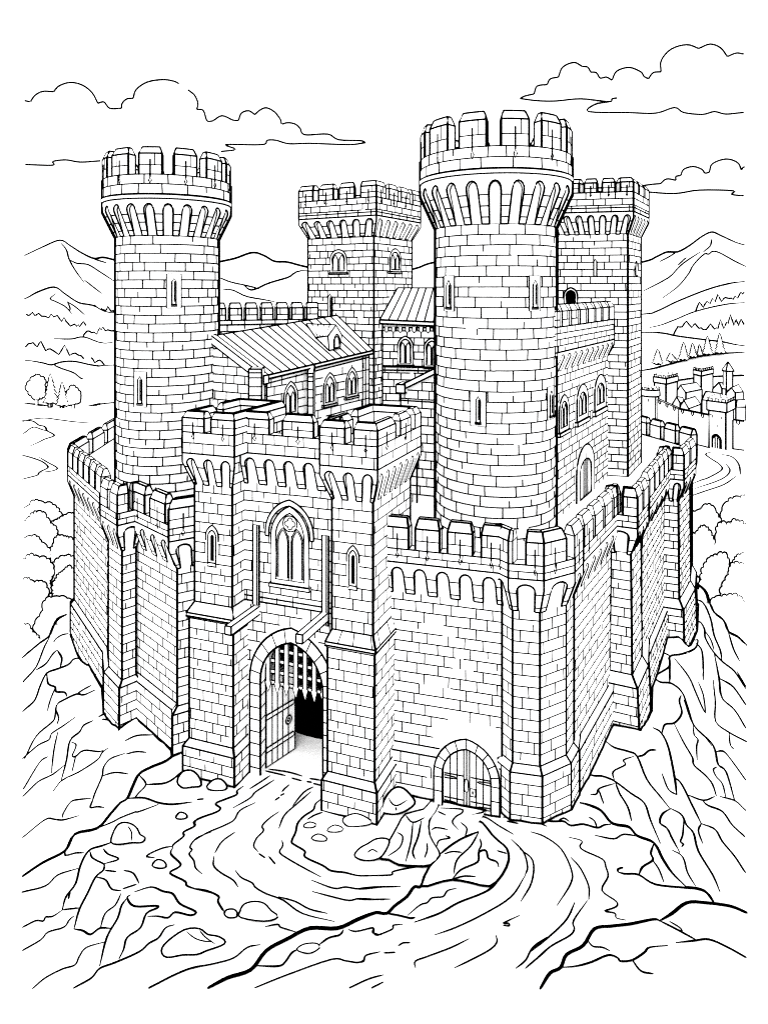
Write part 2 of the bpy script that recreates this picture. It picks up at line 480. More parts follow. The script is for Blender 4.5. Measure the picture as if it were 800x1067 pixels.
def bare(px, py, spots):
    return any(((px - x) / a) ** 2 + ((py - y) / b) ** 2 < 1 for x, y, a, b in spots)
FW = ch((405, 41.4), (523, 39.6)); fwp = Plane(*FW)
def fskip(i, t, z):
    p = fwp.pt(t, z); px = CX + F * p.x / p.y; py = HY + F * (H - z) / p.y
    return bare(px, py, [(452, 655, 11, 5), (450, 716, 14, 6), (478, 700, 9, 4), (489, 772, 34, 22)]) or (456 < px < 522 and py > 775)
FRONT = curtain('curtain_wall', 'wide front curtain wall with four merlons above the small arched postern door', 'castle wall',
        FW, [4], [5], 5, group='curtain walls around the castle', skip=fskip, mspec={0: [(.0, .2), (.262, .475), (.545, .76), (.835, 1.0)]})
CORNER = curtain('corner_turret', 'many-sided corner turret nearest the viewer, where the front wall meets the steep wall', 'turret',
        ch((520.5, 41.3), (522.5, 39.7), (534, 38.95), (562.5, 38.65), (589.5, 39.6), (597, 40.7), (600, 43)),
        [0, 1, 1, 1, 1, 0], [0, 1, 1, 1, 1, 0], 6, group='turrets on the curtain walls',
        ends=[(True, True)] * 6, mspec={1: [(.0, 1)], 2: [(0, .12), (.5, 1)], 3: [(0, .72)], 4: [(.0, 1)]}, pl=2.9)
curtain('curtain_wall', 'steep curtain wall between the corner turret and the buttress-like turret with the flared foot', 'castle wall',
        ch((598, 41.0), (638, 47.9)), [4], [6], 7, group='curtain walls around the castle', ends=[(False, True)], ratio=.3)
curtain('wall_turret', 'buttress-like wall turret with a flared foot halfway along the steep side wall', 'turret',
        ch((635.5, 50), (637, 47.5), (657, 47.0), (666.5, 49.4), (668, 53)), [0, 2, 2, 0], [0, 1, 3, 0], 8, group='turrets on the curtain walls',
        ends=[(True, True)] * 4, levels=[(BASE, .75), (3.1, .55), (3.75, .12), (ZP, 0)], ratio=.4, loop=False)
curtain('curtain_wall', 'farthest narrow curtain wall section between the two turrets near the village road', 'castle wall',
        ch((668, 50.6), (692.5, 59.4)), [5], [5], 9, group='curtain walls around the castle', ends=[(False, True)], ratio=.3)
curtain('wall_turret', 'far end turret of the castle wall overlooking the road to the village', 'turret',
        ch((690, 61.5), (691.5, 59.1), (706.5, 58.7), (717.5, 62.4), (719, 66)), [0, 2, 2, 0], [0, 2, 3, 0], 10, group='turrets on the curtain walls',
        ends=[(True, True)] * 4, levels=[(BASE - 2, .65), (2.9, .5), (3.6, .1), (ZP, 0)], ratio=.4, loop=False)
curtain('curtain_wall', 'rear curtain wall seen from its inner side behind the shorter round tower', 'castle wall',
        ch((400, 96), (160, 80), (121, 71.5), (77.5, 60.4)), [0, 4, 3], [0, 0, 0], 11, group='curtain walls around the castle', base=BASE - 8, loop=False, body=1.2)
curtain('curtain_wall', 'rear curtain wall seen from its inner side behind the tall slim square tower', 'castle wall',
        ch((721, 66.2), (664, 73.5), (400, 96.5)), [4, 0], [0, 0], 12, group='curtain walls around the castle', base=BASE - 8, loop=False, body=1.2)

# the inner terrace all the buildings stand on
yd = MB(STONE)
loop = ch((80, 61), (115, 53.5), (142, 50.5), (186, 47)) + [(-11.0, 48.6), (-1.0, 47.6), (1.6, 44.6)] + ch((408, 43.2), (524, 42), (560, 41), (592, 42.5), (636, 51), (664, 54), (690, 62), (716, 66), (664, 72.5), (400, 95), (162, 79), (122, 70.5))
yd.poly([p + (YARD,) for p in loop])
yard = yd.build('courtyard'); tag(yard, None, None, kind='structure')

# ---- gatehouse
O2 = (-0.62, 39.1); U2 = (-.946, .323); W2 = (.42, .907)
def G(t, q): return (O2[0] + U2[0] * t + W2[0] * q, O2[1] + U2[1] * t + W2[1] * q)
gate = thing('gatehouse', G(5.8, 1.5) + (0,), 'broad twin-turreted gatehouse with a raised portcullis in its dark arch and a traceried window above', 'gatehouse')
GZC, GZP, GZK, GZT = 17.85, 19.85, 21.15, 22.4
lt = [G(11.75, 0), G(9.1, 0), G(9.1, 4.6), G(11.75, 4.6)]
rt = [G(2.51, 0), G(0, 0), G(0, 5.4), G(2.51, 5.4)]
def ztop(root, chain, levels, seed, **k): return shaft(root, chain, levels, closed=True, w=2.5, brick=(.62, 1.0), seed=seed, name='turret_shaft', **k)
ztop(gate, lt, [(BASE, .48), (1.75, .48), (2.15, .22), (9.6, .22), (9.75, .34), (9.95, .34), (10.55, 0), (GZP, 0)], 21)
ztop(gate, rt, [(BASE, .42), (1.75, .42), (2.15, .18), (9.3, .18), (9.45, .28), (9.65, .28), (10.3, 0), (GZP, 0)], 22)
battlement(gate, lt, GZC, GZP, GZK, GZT, .5, .6, [2, 2, 2, 2], [3, 4, 0, 3], closed=True, w=2.15, brick=(.55, 1.0), seed=31, ratio=.4, rows=2,
           mspec={0: [(0, .42), (.56, 1)], 1: [(0, 1)], 2: [(0, 1)], 3: [(0, .42), (.56, 1)]}, ncmax={1: 0})
battlement(gate, rt, GZC, GZP, GZK, GZT, .5, .6, [2, 3, 2, 2], [3, 7, 0, 0], closed=True, w=2.15, brick=(.55, 1.0), seed=32, ratio=.4, rows=2,
           mspec={0: [(0, .44), (.6, 1)], 1: [(0, .38), (.5, .74), (.86, 1)], 2: [(0, 1)], 3: [(0, .42), (.56, 1)]})
BASES += [(lt[3:] + lt[:2] + [G(9.1, 1.2)], .5), ([G(2.51, 1.2)] + rt, .44)]
gw = [G(9.1, 1.25), G(2.51, 1.25)]; gp = Plane(*gw)
battlement(gate, gw, GZC, GZP, GZK - .1, GZT - .05, .5, .6, [3], [5], w=2.15, brick=(.55, 1.0), seed=33, rows=2, mspec={0: [(.0, .3), (.44, .75), (.87, 1.0)]})
# gate wall with its opening
tl, _ = gp.tz(273.5, 740); tr = gp.t(338.5)
tcg, hwi = (tl + tr) / 2, (tr - tl) / 2
ZS, ZI, ZO, hwo = 5.9, 8.5, 9.4, hwi + .72
def arch_z(dx, hw, h):
    R = (h * h + hw * hw) / (2 * hw); return math.sqrt(max(0, R * R - (min(abs(dx), hw) + R - hw) ** 2))
inner = lancet(tcg, hwi, BASE, ZS, ZI, 10); outer = lancet(tcg, hwo, BASE, ZS, ZO, 10)
wallm = MB()
ring = [(0, BASE)] + inner + [(gp.L, BASE), (gp.L, GZP), (0, GZP)]
tris = tessellate_polygon([[Vector((t, z, 0)) for t, z in ring]])
for tri in tris: wallm.poly([gp.pt(*ring[i]) for i in tri])
def in_arch(t, z):
    if abs(t - tcg) > hwo + .05: return False
    return z < ZS + arch_z(t - tcg, hwo + .05, ZO - ZS) + .08
bricks(wallm, gp, 0, gp.L, 0, GZP, .62, 1.0, .85, random.Random(41), skip=lambda t, z: in_arch(t, z))
for z in (10.55, 10.85): wallm.tube([gp.pt(0, z, .03), gp.pt(gp.L, z, .03)], 1.3)
wallm.poly([gp.pt(0, GZP), gp.pt(gp.L, GZP), gp.pt(gp.L, GZP, -.9), gp.pt(0, GZP, -.9)])  # no roof behind: unseen court left open so the sky brightens the passage floor
back_ = [(0, BASE)] + lancet(tcg, hwi, BASE, ZS, ZI, 10) + [(gp.L, BASE), (gp.L, GZP), (0, GZP)]
for tri in tris: wallm.poly([gp.pt(*back_[i], -.9) for i in reversed(tri)])
wallm.build('gate_wall', gate)
ar = MB()
for i in range(len(outer) - 1):
    PR = .28
    ar.poly([gp.pt(*outer[i], PR), gp.pt(*outer[i + 1], PR), gp.pt(*inner[i + 1], PR), gp.pt(*inner[i], PR)])
    ar.poly([gp.pt(*outer[i + 1], PR), gp.pt(*outer[i], PR), gp.pt(*outer[i], 0), gp.pt(*outer[i + 1], 0)])
    ar.poly([gp.pt(*inner[i], PR), gp.pt(*inner[i + 1], PR), gp.pt(*inner[i + 1], -.9), gp.pt(*inner[i], -.9)])
ar.tube([gp.pt(*p, PR) for p in outer], 2.0); ar.tube([gp.pt(*p, PR) for p in inner], 2.0)
mid = lancet(tcg, hwi + .1, BASE, ZS, ZI + .1, 10); ar.tube([gp.pt(*p, -.85) for p in lancet(tcg, hwi - .03, BASE, ZS, ZI - .04, 10)], 1.3)
for i in range(2, len(outer) - 2, 2): ar.tube([gp.pt(*outer[i], PR), gp.pt(*inner[i], PR)], .9)
for k in range(8):
    z = lerp(.4, ZS - .3, k / 7)
    for sg in (-1, 1): ar.tube([gp.pt(tcg + sg * hwo, z, PR), gp.pt(tcg + sg * hwi, z, PR)], .9)
    ar.tube([gp.pt(tcg - hwi, z, PR), gp.pt(tcg - hwi, z, -.85)], .8)
ar.build('gate_arch', gate)
# black panel added behind the arch, painting in the dark of the passage
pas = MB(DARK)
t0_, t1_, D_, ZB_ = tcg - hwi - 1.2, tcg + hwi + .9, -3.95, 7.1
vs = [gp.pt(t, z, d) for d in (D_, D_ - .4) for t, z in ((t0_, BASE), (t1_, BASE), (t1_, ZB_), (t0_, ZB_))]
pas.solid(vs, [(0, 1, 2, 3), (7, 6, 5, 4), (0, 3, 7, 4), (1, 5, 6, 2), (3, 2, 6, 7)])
pas.build('passage_shade_panel', gate, [DARK, STONE])
# door leaf standing open inside the passage
dp = Plane(plan(276.5, 43.1), plan(306.5, 44.9))
leaf = MB(WOOD); dl = dp.L
prof = [(0, .1), (dl, .1), (dl, 5.75), (dl * .5, 5.7), (0, 5.6)]
leaf.poly([dp.pt(t, z, .06) for t, z in prof]); leaf.poly([dp.pt(t, z, -.08) for t, z in prof[::-1]])
leaf.poly([dp.pt(dl, .1, .06), dp.pt(dl, .1, -.08), dp.pt(dl, 5.75, -.08), dp.pt(dl, 5.75, .06)])
leaf.tube([dp.pt(t, z, .06) for t, z in prof], 1.5, closed=True)
for a in (.2, .38, .56, .76): leaf.tube([dp.pt(dl * a, .1, .07), dp.pt(dl * a, 5.65, .07)], .9)
dleaf = leaf.build('door_leaf', gate)
for z0 in (1.0, 3.05):
    st = MB(WOOD); q = [dp.pt(.02, z0, .1), dp.pt(dl * .93, z0 + .02, .1), dp.pt(dl * .97, z0 + .16, .1), dp.pt(dl * .93, z0 + .3, .1), dp.pt(.02, z0 + .3, .1)]
    st.poly(q); st.tube(q, 1.3, closed=True); st.build('strap_hinge', dleaf)
kn = MB(WOOD); kc = (dl * .76, 2.25)
for rr in (.26, .1):
    q = [dp.pt(kc[0] + rr * .9 * math.cos(k * math.pi / 8), kc[1] + rr * math.sin(k * math.pi / 8), .12) for k in range(16)]
    if rr > .2: kn.poly(q)
    kn.tube(q, 1.3, closed=True)
kn.build('ring_handle', dleaf)
# portcullis
pc = MB(WOOD); PD = -.35
def box_tz(mb, t0, t1, z0, z1, d0, d1, w):
    vs = [gp.pt(t, z, d) for d in (d0, d1) for t, z in ((t0, z0), (t1, z0), (t1, z1), (t0, z1))]
    mb.solid(vs, [(0, 1, 2, 3), (7, 6, 5, 4), (0, 3, 7, 4), (1, 5, 6, 2), (3, 2, 6, 7), (0, 4, 5, 1)], 0)
    mb.tube([gp.pt(t0, z0, d1), gp.pt(t1, z0, d1), gp.pt(t1, z1, d1), gp.pt(t0, z1, d1)], w, closed=True)
for k in range(4):
    z = 5.35 + k * .68; h = hwi if z < ZS else hwi * max(.2, 1 - ((z - ZS) / (ZI - ZS)) ** 1.5)
    box_tz(pc, tcg - h, tcg + h, z, z + .24, PD - .1, PD - .02, 1.0)
pcu = pc.build('portcullis', gate)
for k, px in enumerate((277.5, 287, 296.5, 306.3, 316, 325.6, 335)):
    t, zt_ = gp.tz(px, 716 + 2.2 * k); hb = .14
    zz = ZS + arch_z(t - tcg, hwi, ZI - ZS) - .02
    b = MB(WOOD)
    out_ = [(t - hb, zz), (t - hb, zt_ + .25), (t - hb * 1.5, zt_ + .2), (t, zt_ - .42), (t + hb * 1.5, zt_ + .2), (t + hb, zt_ + .25), (t + hb, zz)]
    b.poly([gp.pt(*p, PD + .12) for p in out_]); b.poly([gp.pt(*p, PD) for p in out_[::-1]])
    for i in range(len(out_) - 1): b.poly([gp.pt(*out_[i], PD), gp.pt(*out_[i + 1], PD), gp.pt(*out_[i + 1], PD + .12), gp.pt(*out_[i], PD + .12)])
    b.tube([gp.pt(*p, PD + .12) for p in out_], 1.1)
    b.build('spiked_bar', pcu)
# drawbridge beams and their slots
for (px, l, z, ty0, ty1, hw_) in ((267.5, 2.85, 10.0, 546, 630, 3.2), (339.5, 3.0, 10.35, 557, 652, 3.4)):
    t = gp.t(px)
    bm = MB(WOOD); hb = .2
    vs = [gp.pt(t + sx * hb, z + sz * hb * 1.1, d) for d in (-.1, l) for sx, sz in ((-1, -1), (1, -1), (1, 1), (-1, 1))]
    # follow the turret side: beams lean out along the skewed side direction
    bd = Vector((-W2[0], -W2[1], 0)); p0 = gp.pt(t, z, 0)
    sx = Vector((gp.d[0], gp.d[1], 0)) * hb; sz = Vector((0, 0, hb * 1.25))
    vs = [p0 + bd * d + a * sx + b * sz for d in (-.1, l) for a, b in ((-1, -1), (1, -1), (1, 1), (-1, 1))]
    bm.solid(vs, [(0, 3, 2, 1), (4, 5, 6, 7), (0, 1, 5, 4), (1, 2, 6, 5), (2, 3, 7, 6), (3, 0, 4, 7)], 1.7)
    bm.build('drawbridge_beam', gate)
    ta, za = gp.tz(px - hw_, ty0); tb, zb = gp.tz(px + hw_, ty1)
    sl = MB(); q = [gp.pt(ta, zb, .1), gp.pt(tb, zb, .1), gp.pt(tb, za, .1), gp.pt(ta, za, .1)]
    sl.poly(q); sl.tube(q, 1.8, closed=True); sl.tube([gp.pt(lerp(ta, tb, .68), zb, .11), gp.pt(lerp(ta, tb, .68), za, .11)], 1.2)
    q = [gp.pt(lerp(ta, tb, .68), zb, .055), gp.pt(tb, zb, .055), gp.pt(tb, za, .055), gp.pt(lerp(ta, tb, .68), za, .055)]
    sl.build('chain_slot', gate)
# great window: inner frame, tracery and hood mould
gf = framed_window(gate, gp, 283.5, 322.5, 527, 609, arch=.5, frame=.15, proud=.14, tracery=0, w=1.3, pointed=1.5)
tA, tB = gp.t(283.5), gp.t(322.5); tcw, hww = (tA + tB) / 2, (tB - tA) / 2; hin = hww * .76
_, zb_ = gp.tz(303, 604); _, zt_ = gp.tz(303, 527); zsp = zt_ - hww * 1.5
tr_ = MB(); pr = .1
for sg in (-1, 1):
    tr_.tube([gp.pt(tcw + sg * hin * .1, zb_, pr), gp.pt(tcw + sg * hin * .1, zsp + .1, pr)], .5)
    for k in (1, .76):
        tr_.tube([gp.pt(*p, pr) for p in lancet(tcw + sg * hin * .5, hin * .42 * k, zb_ + .1, zsp - .35 * hin, zsp + .55 * hin * k, 6)], .5)
zc_ = zsp + hin * .85
for k in range(4):
    a = k * math.pi / 2; r_ = hin * .21
    tr_.tube([gp.pt(tcw + r_ * 1.0 * math.cos(a) + r_ * .8 * math.cos(a + b), zc_ + r_ * math.sin(a) + r_ * .8 * math.sin(a + b), pr) for b in [x * math.pi / 5 - math.pi * .6 for x in range(7)]], .5)
tr_.tube([gp.pt(tcw + hin * .5 * math.cos(k * math.pi / 10), zc_ + hin * .5 * math.sin(k * math.pi / 10), pr) for k in range(20)], (.6), closed=True)
tr_.build('tracery', gf)
hd = MB(); _, zh0 = gp.tz(303, 560); _, zh1 = gp.tz(303, 521)
oo = lancet(tcw, hww * 1.28, zh0, zh0 + .25, zh1 + .05, 9); ii = lancet(tcw, hww * 1.1, zh0, zh0 + .25, zh1 - .3, 9)
for i in range(len(oo) - 1): hd.poly([gp.pt(*oo[i], .2), gp.pt(*oo[i + 1], .2), gp.pt(*ii[i + 1], .2), gp.pt(*ii[i], .2)])
hd.tube([gp.pt(*p, .2) for p in oo], 1.6); hd.tube([gp.pt(*p, .2) for p in ii], 1.2)
hd.tube([gp.pt(*oo[0], .2), gp.pt(*ii[0], .2)], 1.4); hd.tube([gp.pt(*oo[-1], .2), gp.pt(*ii[-1], .2)], 1.4)
hd.build('hood_mould', gf)
# lancets in the turret fronts
def black_lancet(root, S, px, py0, py1, wd):
    _, zA = S.tz(px, py0); tc, zB = S.tz(px, py1); t1 = S.tz(px + wd / 2, py1)[0]; hw = abs(t1 - tc)
    o = lancet(tc, hw, zA - (zA - zB) * .42, zA - (zA - zB) * .3, zA, 6); i_ = lancet(tc, hw * .62, zB, zA - (zA - zB) * .3, zA - hw * .7, 6); k = lancet(tc + hw * .06, hw * .3, zB + .12, zA - (zA - zB) * .3, zA - hw * 1.3, 6)
    mb = MB(); full = [(tc - hw, zB)] + o + [(tc + hw, zB)]
    mb.poly([S.pt(*p, .07) for p in full]); mb.tube([S.pt(*p, .07) for p in o], 1.4)
    mb.poly([S.pt(*p, .08) for p in i_]); mb.tube([S.pt(*p, .08) for p in i_], 1.3)
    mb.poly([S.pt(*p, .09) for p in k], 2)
    q = [S.pt(tc - hw * .75, zB - .22, .1), S.pt(tc + hw * .75, zB - .22, .1), S.pt(tc + hw * .5, zB, .1), S.pt(tc - hw * .5, zB, .1)]
    mb.poly(q); mb.tube(q, 1.2, closed=True)
    mb.build('lancet_window', root)
black_lancet(gate, Plane(lt[0], lt[1]), 221.5, 547, 586, 13)
black_lancet(gate, Plane(rt[0], rt[1]), 368, 568, 610, 13)

# ---- postern door in the front wall
post = FRONT
ta = fwp.t(454.5); tb = fwp.t(522); tcp = (ta + tb) / 2; ho = (tb - ta) / 2; hi = ho * .74
zsill = zat(838, 40.3); zspr = zat(800, 40.3); zo = zat(760, 40.3); zi = zat(770.5, 40.3)
od = lancet(tcp, ho, zsill - 1, zspr, zo, 9); idr = lancet(tcp, hi, zsill, zspr, zi, 9); idr2 = lancet(tcp, hi, zsill - 1, zspr, zi, 9)
ap = MB()
PR = .75
for i in range(len(od) - 1):
    ap.poly([fwp.pt(*od[i], PR), fwp.pt(*od[i + 1], PR), fwp.pt(*idr2[i + 1], PR), fwp.pt(*idr2[i], PR)])
    ap.poly([fwp.pt(*od[i + 1], PR), fwp.pt(*od[i], PR), fwp.pt(*od[i], 0), fwp.pt(*od[i + 1], 0)])
    ap.poly([fwp.pt(*idr2[i], PR), fwp.pt(*idr2[i + 1], PR), fwp.pt(*idr2[i + 1], .38), fwp.pt(*idr2[i], .38)])
ap.tube([fwp.pt(*p, PR) for p in od], 1.8); ap.tube([fwp.pt(*p, PR) for p in idr2], 1.7); ap.tube([fwp.pt(*p, .44) for p in idr2], 1.1)
for i in range(2, len(od) - 2, 2): ap.tube([fwp.pt(*od[i], PR), fwp.pt(*idr2[i], PR)], .9)
for k in range(3):
    z = lerp(zsill + .3, zspr - .2, k / 2)
    for sg in (-1, 1): ap.tube([fwp.pt(tcp + sg * ho, z, PR), fwp.pt(tcp + sg * hi, z, PR)], .9)
arch = ap.build('door_arch', FRONT)
dd = MB(WOOD); dd.poly([fwp.pt(*p, .44) for p in idr]); dd.tube([fwp.pt(*p, .44) for p in idr], 1.3, closed=True)
for a in (-.7, -.42, -.14, -.02, .1, .38, .66):
    zt2 = zspr + (zi - zspr) * math.sqrt(1 - a * a) * .97
    dd.tube([fwp.pt(tcp + a * hi, zsill, .45), fwp.pt(tcp + a * hi, zt2, .45)], .9 if a not in (-.02, .1) else 1.1)
for z in (lerp(zsill, zspr, .3), lerp(zsill, zspr, .95)):
    for sg in (-1, 1): dd.tube([fwp.pt(tcp + sg * hi * .95, z, .46), fwp.pt(tcp + sg * hi * .15, z, .46)], 1.1)
for sg in (-1, 1):
    for f_ in (.18, .86):
        z = lerp(zsill, zspr, f_); q = [fwp.pt(tcp + sg * hi * .93, z + .08, .47), fwp.pt(tcp + sg * hi * .5, z + .05, .47), fwp.pt(tcp + sg * hi * .42, z, .47), fwp.pt(tcp + sg * hi * .5, z - .05, .47), fwp.pt(tcp + sg * hi * .93, z - .08, .47)]
        dd.tube(q, .9, closed=True)
q = [fwp.pt(tcp + x * hi, lerp(zsill, zspr, .55) + y, .47) for x, y in ((.12, -.22), (.34, -.22), (.34, .22), (.12, .22))]
dd.tube(q, .9, closed=True); dd.tube([fwp.pt(tcp + .23 * hi, lerp(zsill, zspr, .55) - .08, .47), fwp.pt(tcp + .23 * hi, lerp(zsill, zspr, .55) + .08, .47)], 1.2)
door = dd.build('postern_door', FRONT)
hn = MB(WOOD); zq = lerp(zsill, zspr, .72)
q = [fwp.pt(tcp - .03 * hi + x * .07, zq + z, .5) for x, z in ((-1, -.35), (1, -.35), (1.6, 0), (1, .35), (-1, .35), (-1.6, 0))]
hn.poly(q); hn.tube(q, 1.0, closed=True); hn.build('handle', door)
stp = MB(); t0, t1 = ta + .1, tb + .05
stp.solid([fwp.pt(t0, zsill - 1, .1), fwp.pt(t1, zsill - 1, .1), fwp.pt(t1, zsill - 1, 1.15), fwp.pt(t0, zsill - 1, 1.15), fwp.pt(t0, zsill, .1), fwp.pt(t1, zsill, .1), fwp.pt(t1, zsill, 1.15), fwp.pt(t0, zsill, 1.15)],
          [(3, 2, 6, 7), (4, 7, 6, 5), (0, 3, 7, 4), (2, 1, 5, 6)], 1.5); stp.build('doorstep', FRONT)

BASES.append(([tuple(fwp.pt(ta - .05, 0).xy), tuple(fwp.pt(tb + .05, 0).xy)], .8))

# ---- round towers
def round_tower(label, pxL, pxR, Yc, Rpx, zc, zp, zk, zt, w, brick, seed, phase=.5, nm=12, nc=22, mfrac=.66):
    aL, aR = math.atan((pxL - CX) / F), math.atan((pxR - CX) / F); ac = (aL + aR) / 2; D = Yc / math.cos(ac); r = D * math.sin((aR - aL) / 2)
    c = (D * math.sin(ac), D * math.cos(ac)); R = r * Rpx
    root = thing('round_tower', c + (YARD,), label, 'castle tower', 'towers of the castle')
    S = Drum(c, r); rng = random.Random(seed)
    mb = MB(); lathe(mb, c, [(r, YARD - .6), (r, zc), (r, zp)], sil=0)
    for sg in (1, -1):
        a = S.a0 + sg * math.acos(r / D); mb.tube([(c[0] + r * math.cos(a), c[1] + r * math.sin(a), z) for z in (YARD - .5, zc)], w * 1.85)
    bricks(mb, S, -1.5 * r, 1.5 * r, YARD - .5, zc, brick[0], brick[1], .85, rng, curved=True, miss=.03)
    mb.tube([S.pt(lerp(-1.62, 1.62, k / 40) * r, zc) for k in range(41)], 1.0)
    mb.build('shaft', root)
    # corbel table
    ct = MB(); lathe(ct, c, [(r, zp - .02), (R, zp - .02)], sil=0)
    prof = [(lerp(r, R, corbel_k(s)), lerp(zp, zc, s)) for s in (0, .28, .5, .75, 1)]
    for sg in (1, -1): ct.tube([(c[0] + q * math.cos(S.a0 + sg * math.acos(q / D)), c[1] + q * math.sin(S.a0 + sg * math.acos(q / D)), z) for q, z in prof], w * 1.6)
    ctab = ct.build('corbel_table', root)
    per = 2 * math.pi / nc
    for k in range(nc):
        b0 = (k - .5) * per
        bm = (k * per + math.pi) % (2 * math.pi) - math.pi
        if abs(bm) > 1.75: continue
        def Q(a, s, d, b0=b0):
            th_ = S.a0 + b0 + a * per; q = lerp(r, R, corbel_k(s) * (1 - d)); return Vector((c[0] + q * math.cos(th_), c[1] + q * math.sin(th_), lerp(zp - .03, zc, s)))
        corbel_arch(ctab, Q, 0, 1, w * .72, rows=3, inner=.35, hw0=.27, hw1=.3)
    # parapet drum
    pa = MB(); T = R - .75; h = zk - zp
    lathe(pa, c, [(R, zp), (R + .1, zp + .06 * h), (R + .1, zp + .16 * h), (R, zp + .2 * h), (R, zk), (T, zk), (T, zp + .3), (.01, zp + .3)],
          rings={0: 1.8, 2: 1.3, 3: .8, 4: 1.0, 5: .9}, sil=0)
    for sg in (1, -1):
        a = S.a0 + sg * math.acos(R / D); pa.tube([(c[0] + R * math.cos(a), c[1] + R * math.sin(a), z) for z in (zp, zk)], w * 1.6)
    bricks(pa, Drum(c, R), -1.5 * R, 1.5 * R, zp + .2 * h, zk, brick[0] * 1.0, brick[1] * 1.1, .85, rng, curved=True, miss=.02)
    parapet = pa.build('parapet', root)
    pm = 2 * math.pi / nm
    for k in range(nm):
        t0 = S.a0 + (k + phase) * pm - pm * mfrac / 2; t1 = t0 + pm * mfrac
        def A(a, d, t0=t0, t1=t1):
            th_ = lerp(t0, t1, a); q = lerp(R, T, d); return (c[0] + q * math.cos(th_), c[1] + q * math.sin(th_))
        merlon(parapet, A, zk - .02, zt, w * .92, cap=.24)
    return root, S
LTW, LS = round_tower('shorter round tower with two arrow slits, standing beside the hall roof', 121, 227, 52, 1.25, 33.7, 36.2, 37.85, 39.75, 2.4, (.62, 1.45), 61)
BTW, BS = round_tower('tallest and thickest round tower, standing behind the front curtain wall', 454.5, 578.5, 48.5, 1.262, 34.15, 37.25, 38.95, 41.2, 2.6, (.68, 1.55), 62, phase=.47)
slit(LTW, LS, 181, 290, 317, wd=6.5, panel=15, w=1.3)
slit(LTW, LS, 146.5, 392, 420, wd=6.5, panel=13, w=1.3)
slit(BTW, BS, 468.5, 292, 320, wd=7, panel=11, w=1.4)
slit(BTW, BS, 556.5, 292, 320, wd=7, panel=11, w=1.4)
slit(BTW, BS, 498.5, 413, 440, wd=7, panel=16, w=1.4)
slit(BTW, BS, 573, 407, 433, wd=4, panel=6, w=1.2)

# ---- square towers
def square_tower(label, left, corner, right, zc, zp, zk, zt, out, nm, nc, w, brick, seed, rows=2):
    L, K, R_ = plan(*left), plan(*corner), plan(*right); B = (L[0] + R_[0] - K[0], L[1] + R_[1] - K[1])
    root = thing('square_tower', ((L[0] + R_[0]) / 2, (L[1] + R_[1]) / 2, YARD), label, 'castle tower', 'towers of the castle')
    chn = [L, K, R_, B]
    shaft(root, chn, [(YARD - .6, 0), (zp, 0)], closed=True, w=w, brick=brick, seed=seed)
    battlement(root, chn, zc, zp, zk, zt, out, .7, nm, nc, closed=True, w=w, brick=(brick[0] * .95, brick[1]), seed=seed + 1, rows=rows, ratio=.42, rings=(zp + .35,))
    return root, Plane(L, K), Plane(K, R_)
TA, TA1, TA2 = square_tower('squat square tower with paired lancet windows behind the hall roof, between the two round towers', (321, 71.8), (389.5, 68), (429, 74.9), 35.2, 37.1, 38.9, 40.5, .68, [4, 4, 4, 4], [6, 6, 0, 0], 2.0, (.66, 1.2), 71)
framed_window(TA, TA1, 345, 362, 260, 284, arch=.4, frame=.14, tracery=1, w=1.1, pointed=1.0)
framed_window(TA, TA2, 404.5, 416, 259, 283, arch=.4, frame=.14, tracery=1, w=1.1, pointed=1.0)
slit(TA, TA1, 344.5, 306, 332, wd=7, panel=0, w=1.4, cap=False)
TB, TB1, TB2 = square_tower('tall slim square tower partly hidden behind the tallest round tower, with a small dark doorway', (581, 61.2), (654, 59.8), (667.5, 64.6), 34.7, 36.6, 38.3, 39.5, .55, [5, 3, 4, 3], [7, 5, 0, 0], 2.2, (.62, 1.25), 73)
slit(TB, TB1, 620, 270, 287, wd=5, panel=0, w=1.2, black=False, cap=False)
slit(TB, TB2, 661.5, 272, 287, wd=3, panel=0, w=1.1, black=False, cap=False)
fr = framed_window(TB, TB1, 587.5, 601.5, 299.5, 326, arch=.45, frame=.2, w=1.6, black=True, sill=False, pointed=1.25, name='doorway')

# ---- wing with tall arched windows
WC = ch((568, 46.9), (633.5, 60.3)); wpn = Plane(*WC)
wing = curtain('castle_wing', 'battlemented wing with three lancet windows and a tall arched doorway beside the tallest round tower', 'building',
               WC, [8], [11], 81, levels=[(YARD - .3, 0), (25.55, 0)], zs=(24.1, 25.55, 27.3, 28.85), out=.5, th=.9, body=3, loop=False, w=2.2, brick=(.6, 1.1), ratio=.42, ends=[(True, True)], rows=1)
framed_window(wing, wpn, 580.5, 590.5, 411, 449, arch=.4, frame=.2, w=1.6, pointed=1.1)
framed_window(wing, wpn, 599, 610.5, 400, 437, arch=.4, frame=.2, w=1.6, pointed=1.1)
framed_window(wing, wpn, 617.5, 629, 390, 426, arch=.4, frame=.2, w=1.6, pointed=1.1)
fd = framed_window(wing, wpn, 598.5, 617, 463, 526, arch=.35, frame=.22, w=1.7, tracery=0, sill=False, pointed=1.35, name='tall_doorway')
pn = MB(); t = wpn.t(608.5); pn.tube([wpn.pt(t, YARD + .1, .12), wpn.pt(t, zat(474, 53.7), .12)], 1.2)
for dt in (-.5, .5): pn.tube([wpn.pt(t + dt, YARD + .1, .12), wpn.pt(t + dt, zat(482, 53.7), .12)], .8)
pn.build('door_boards', fd)

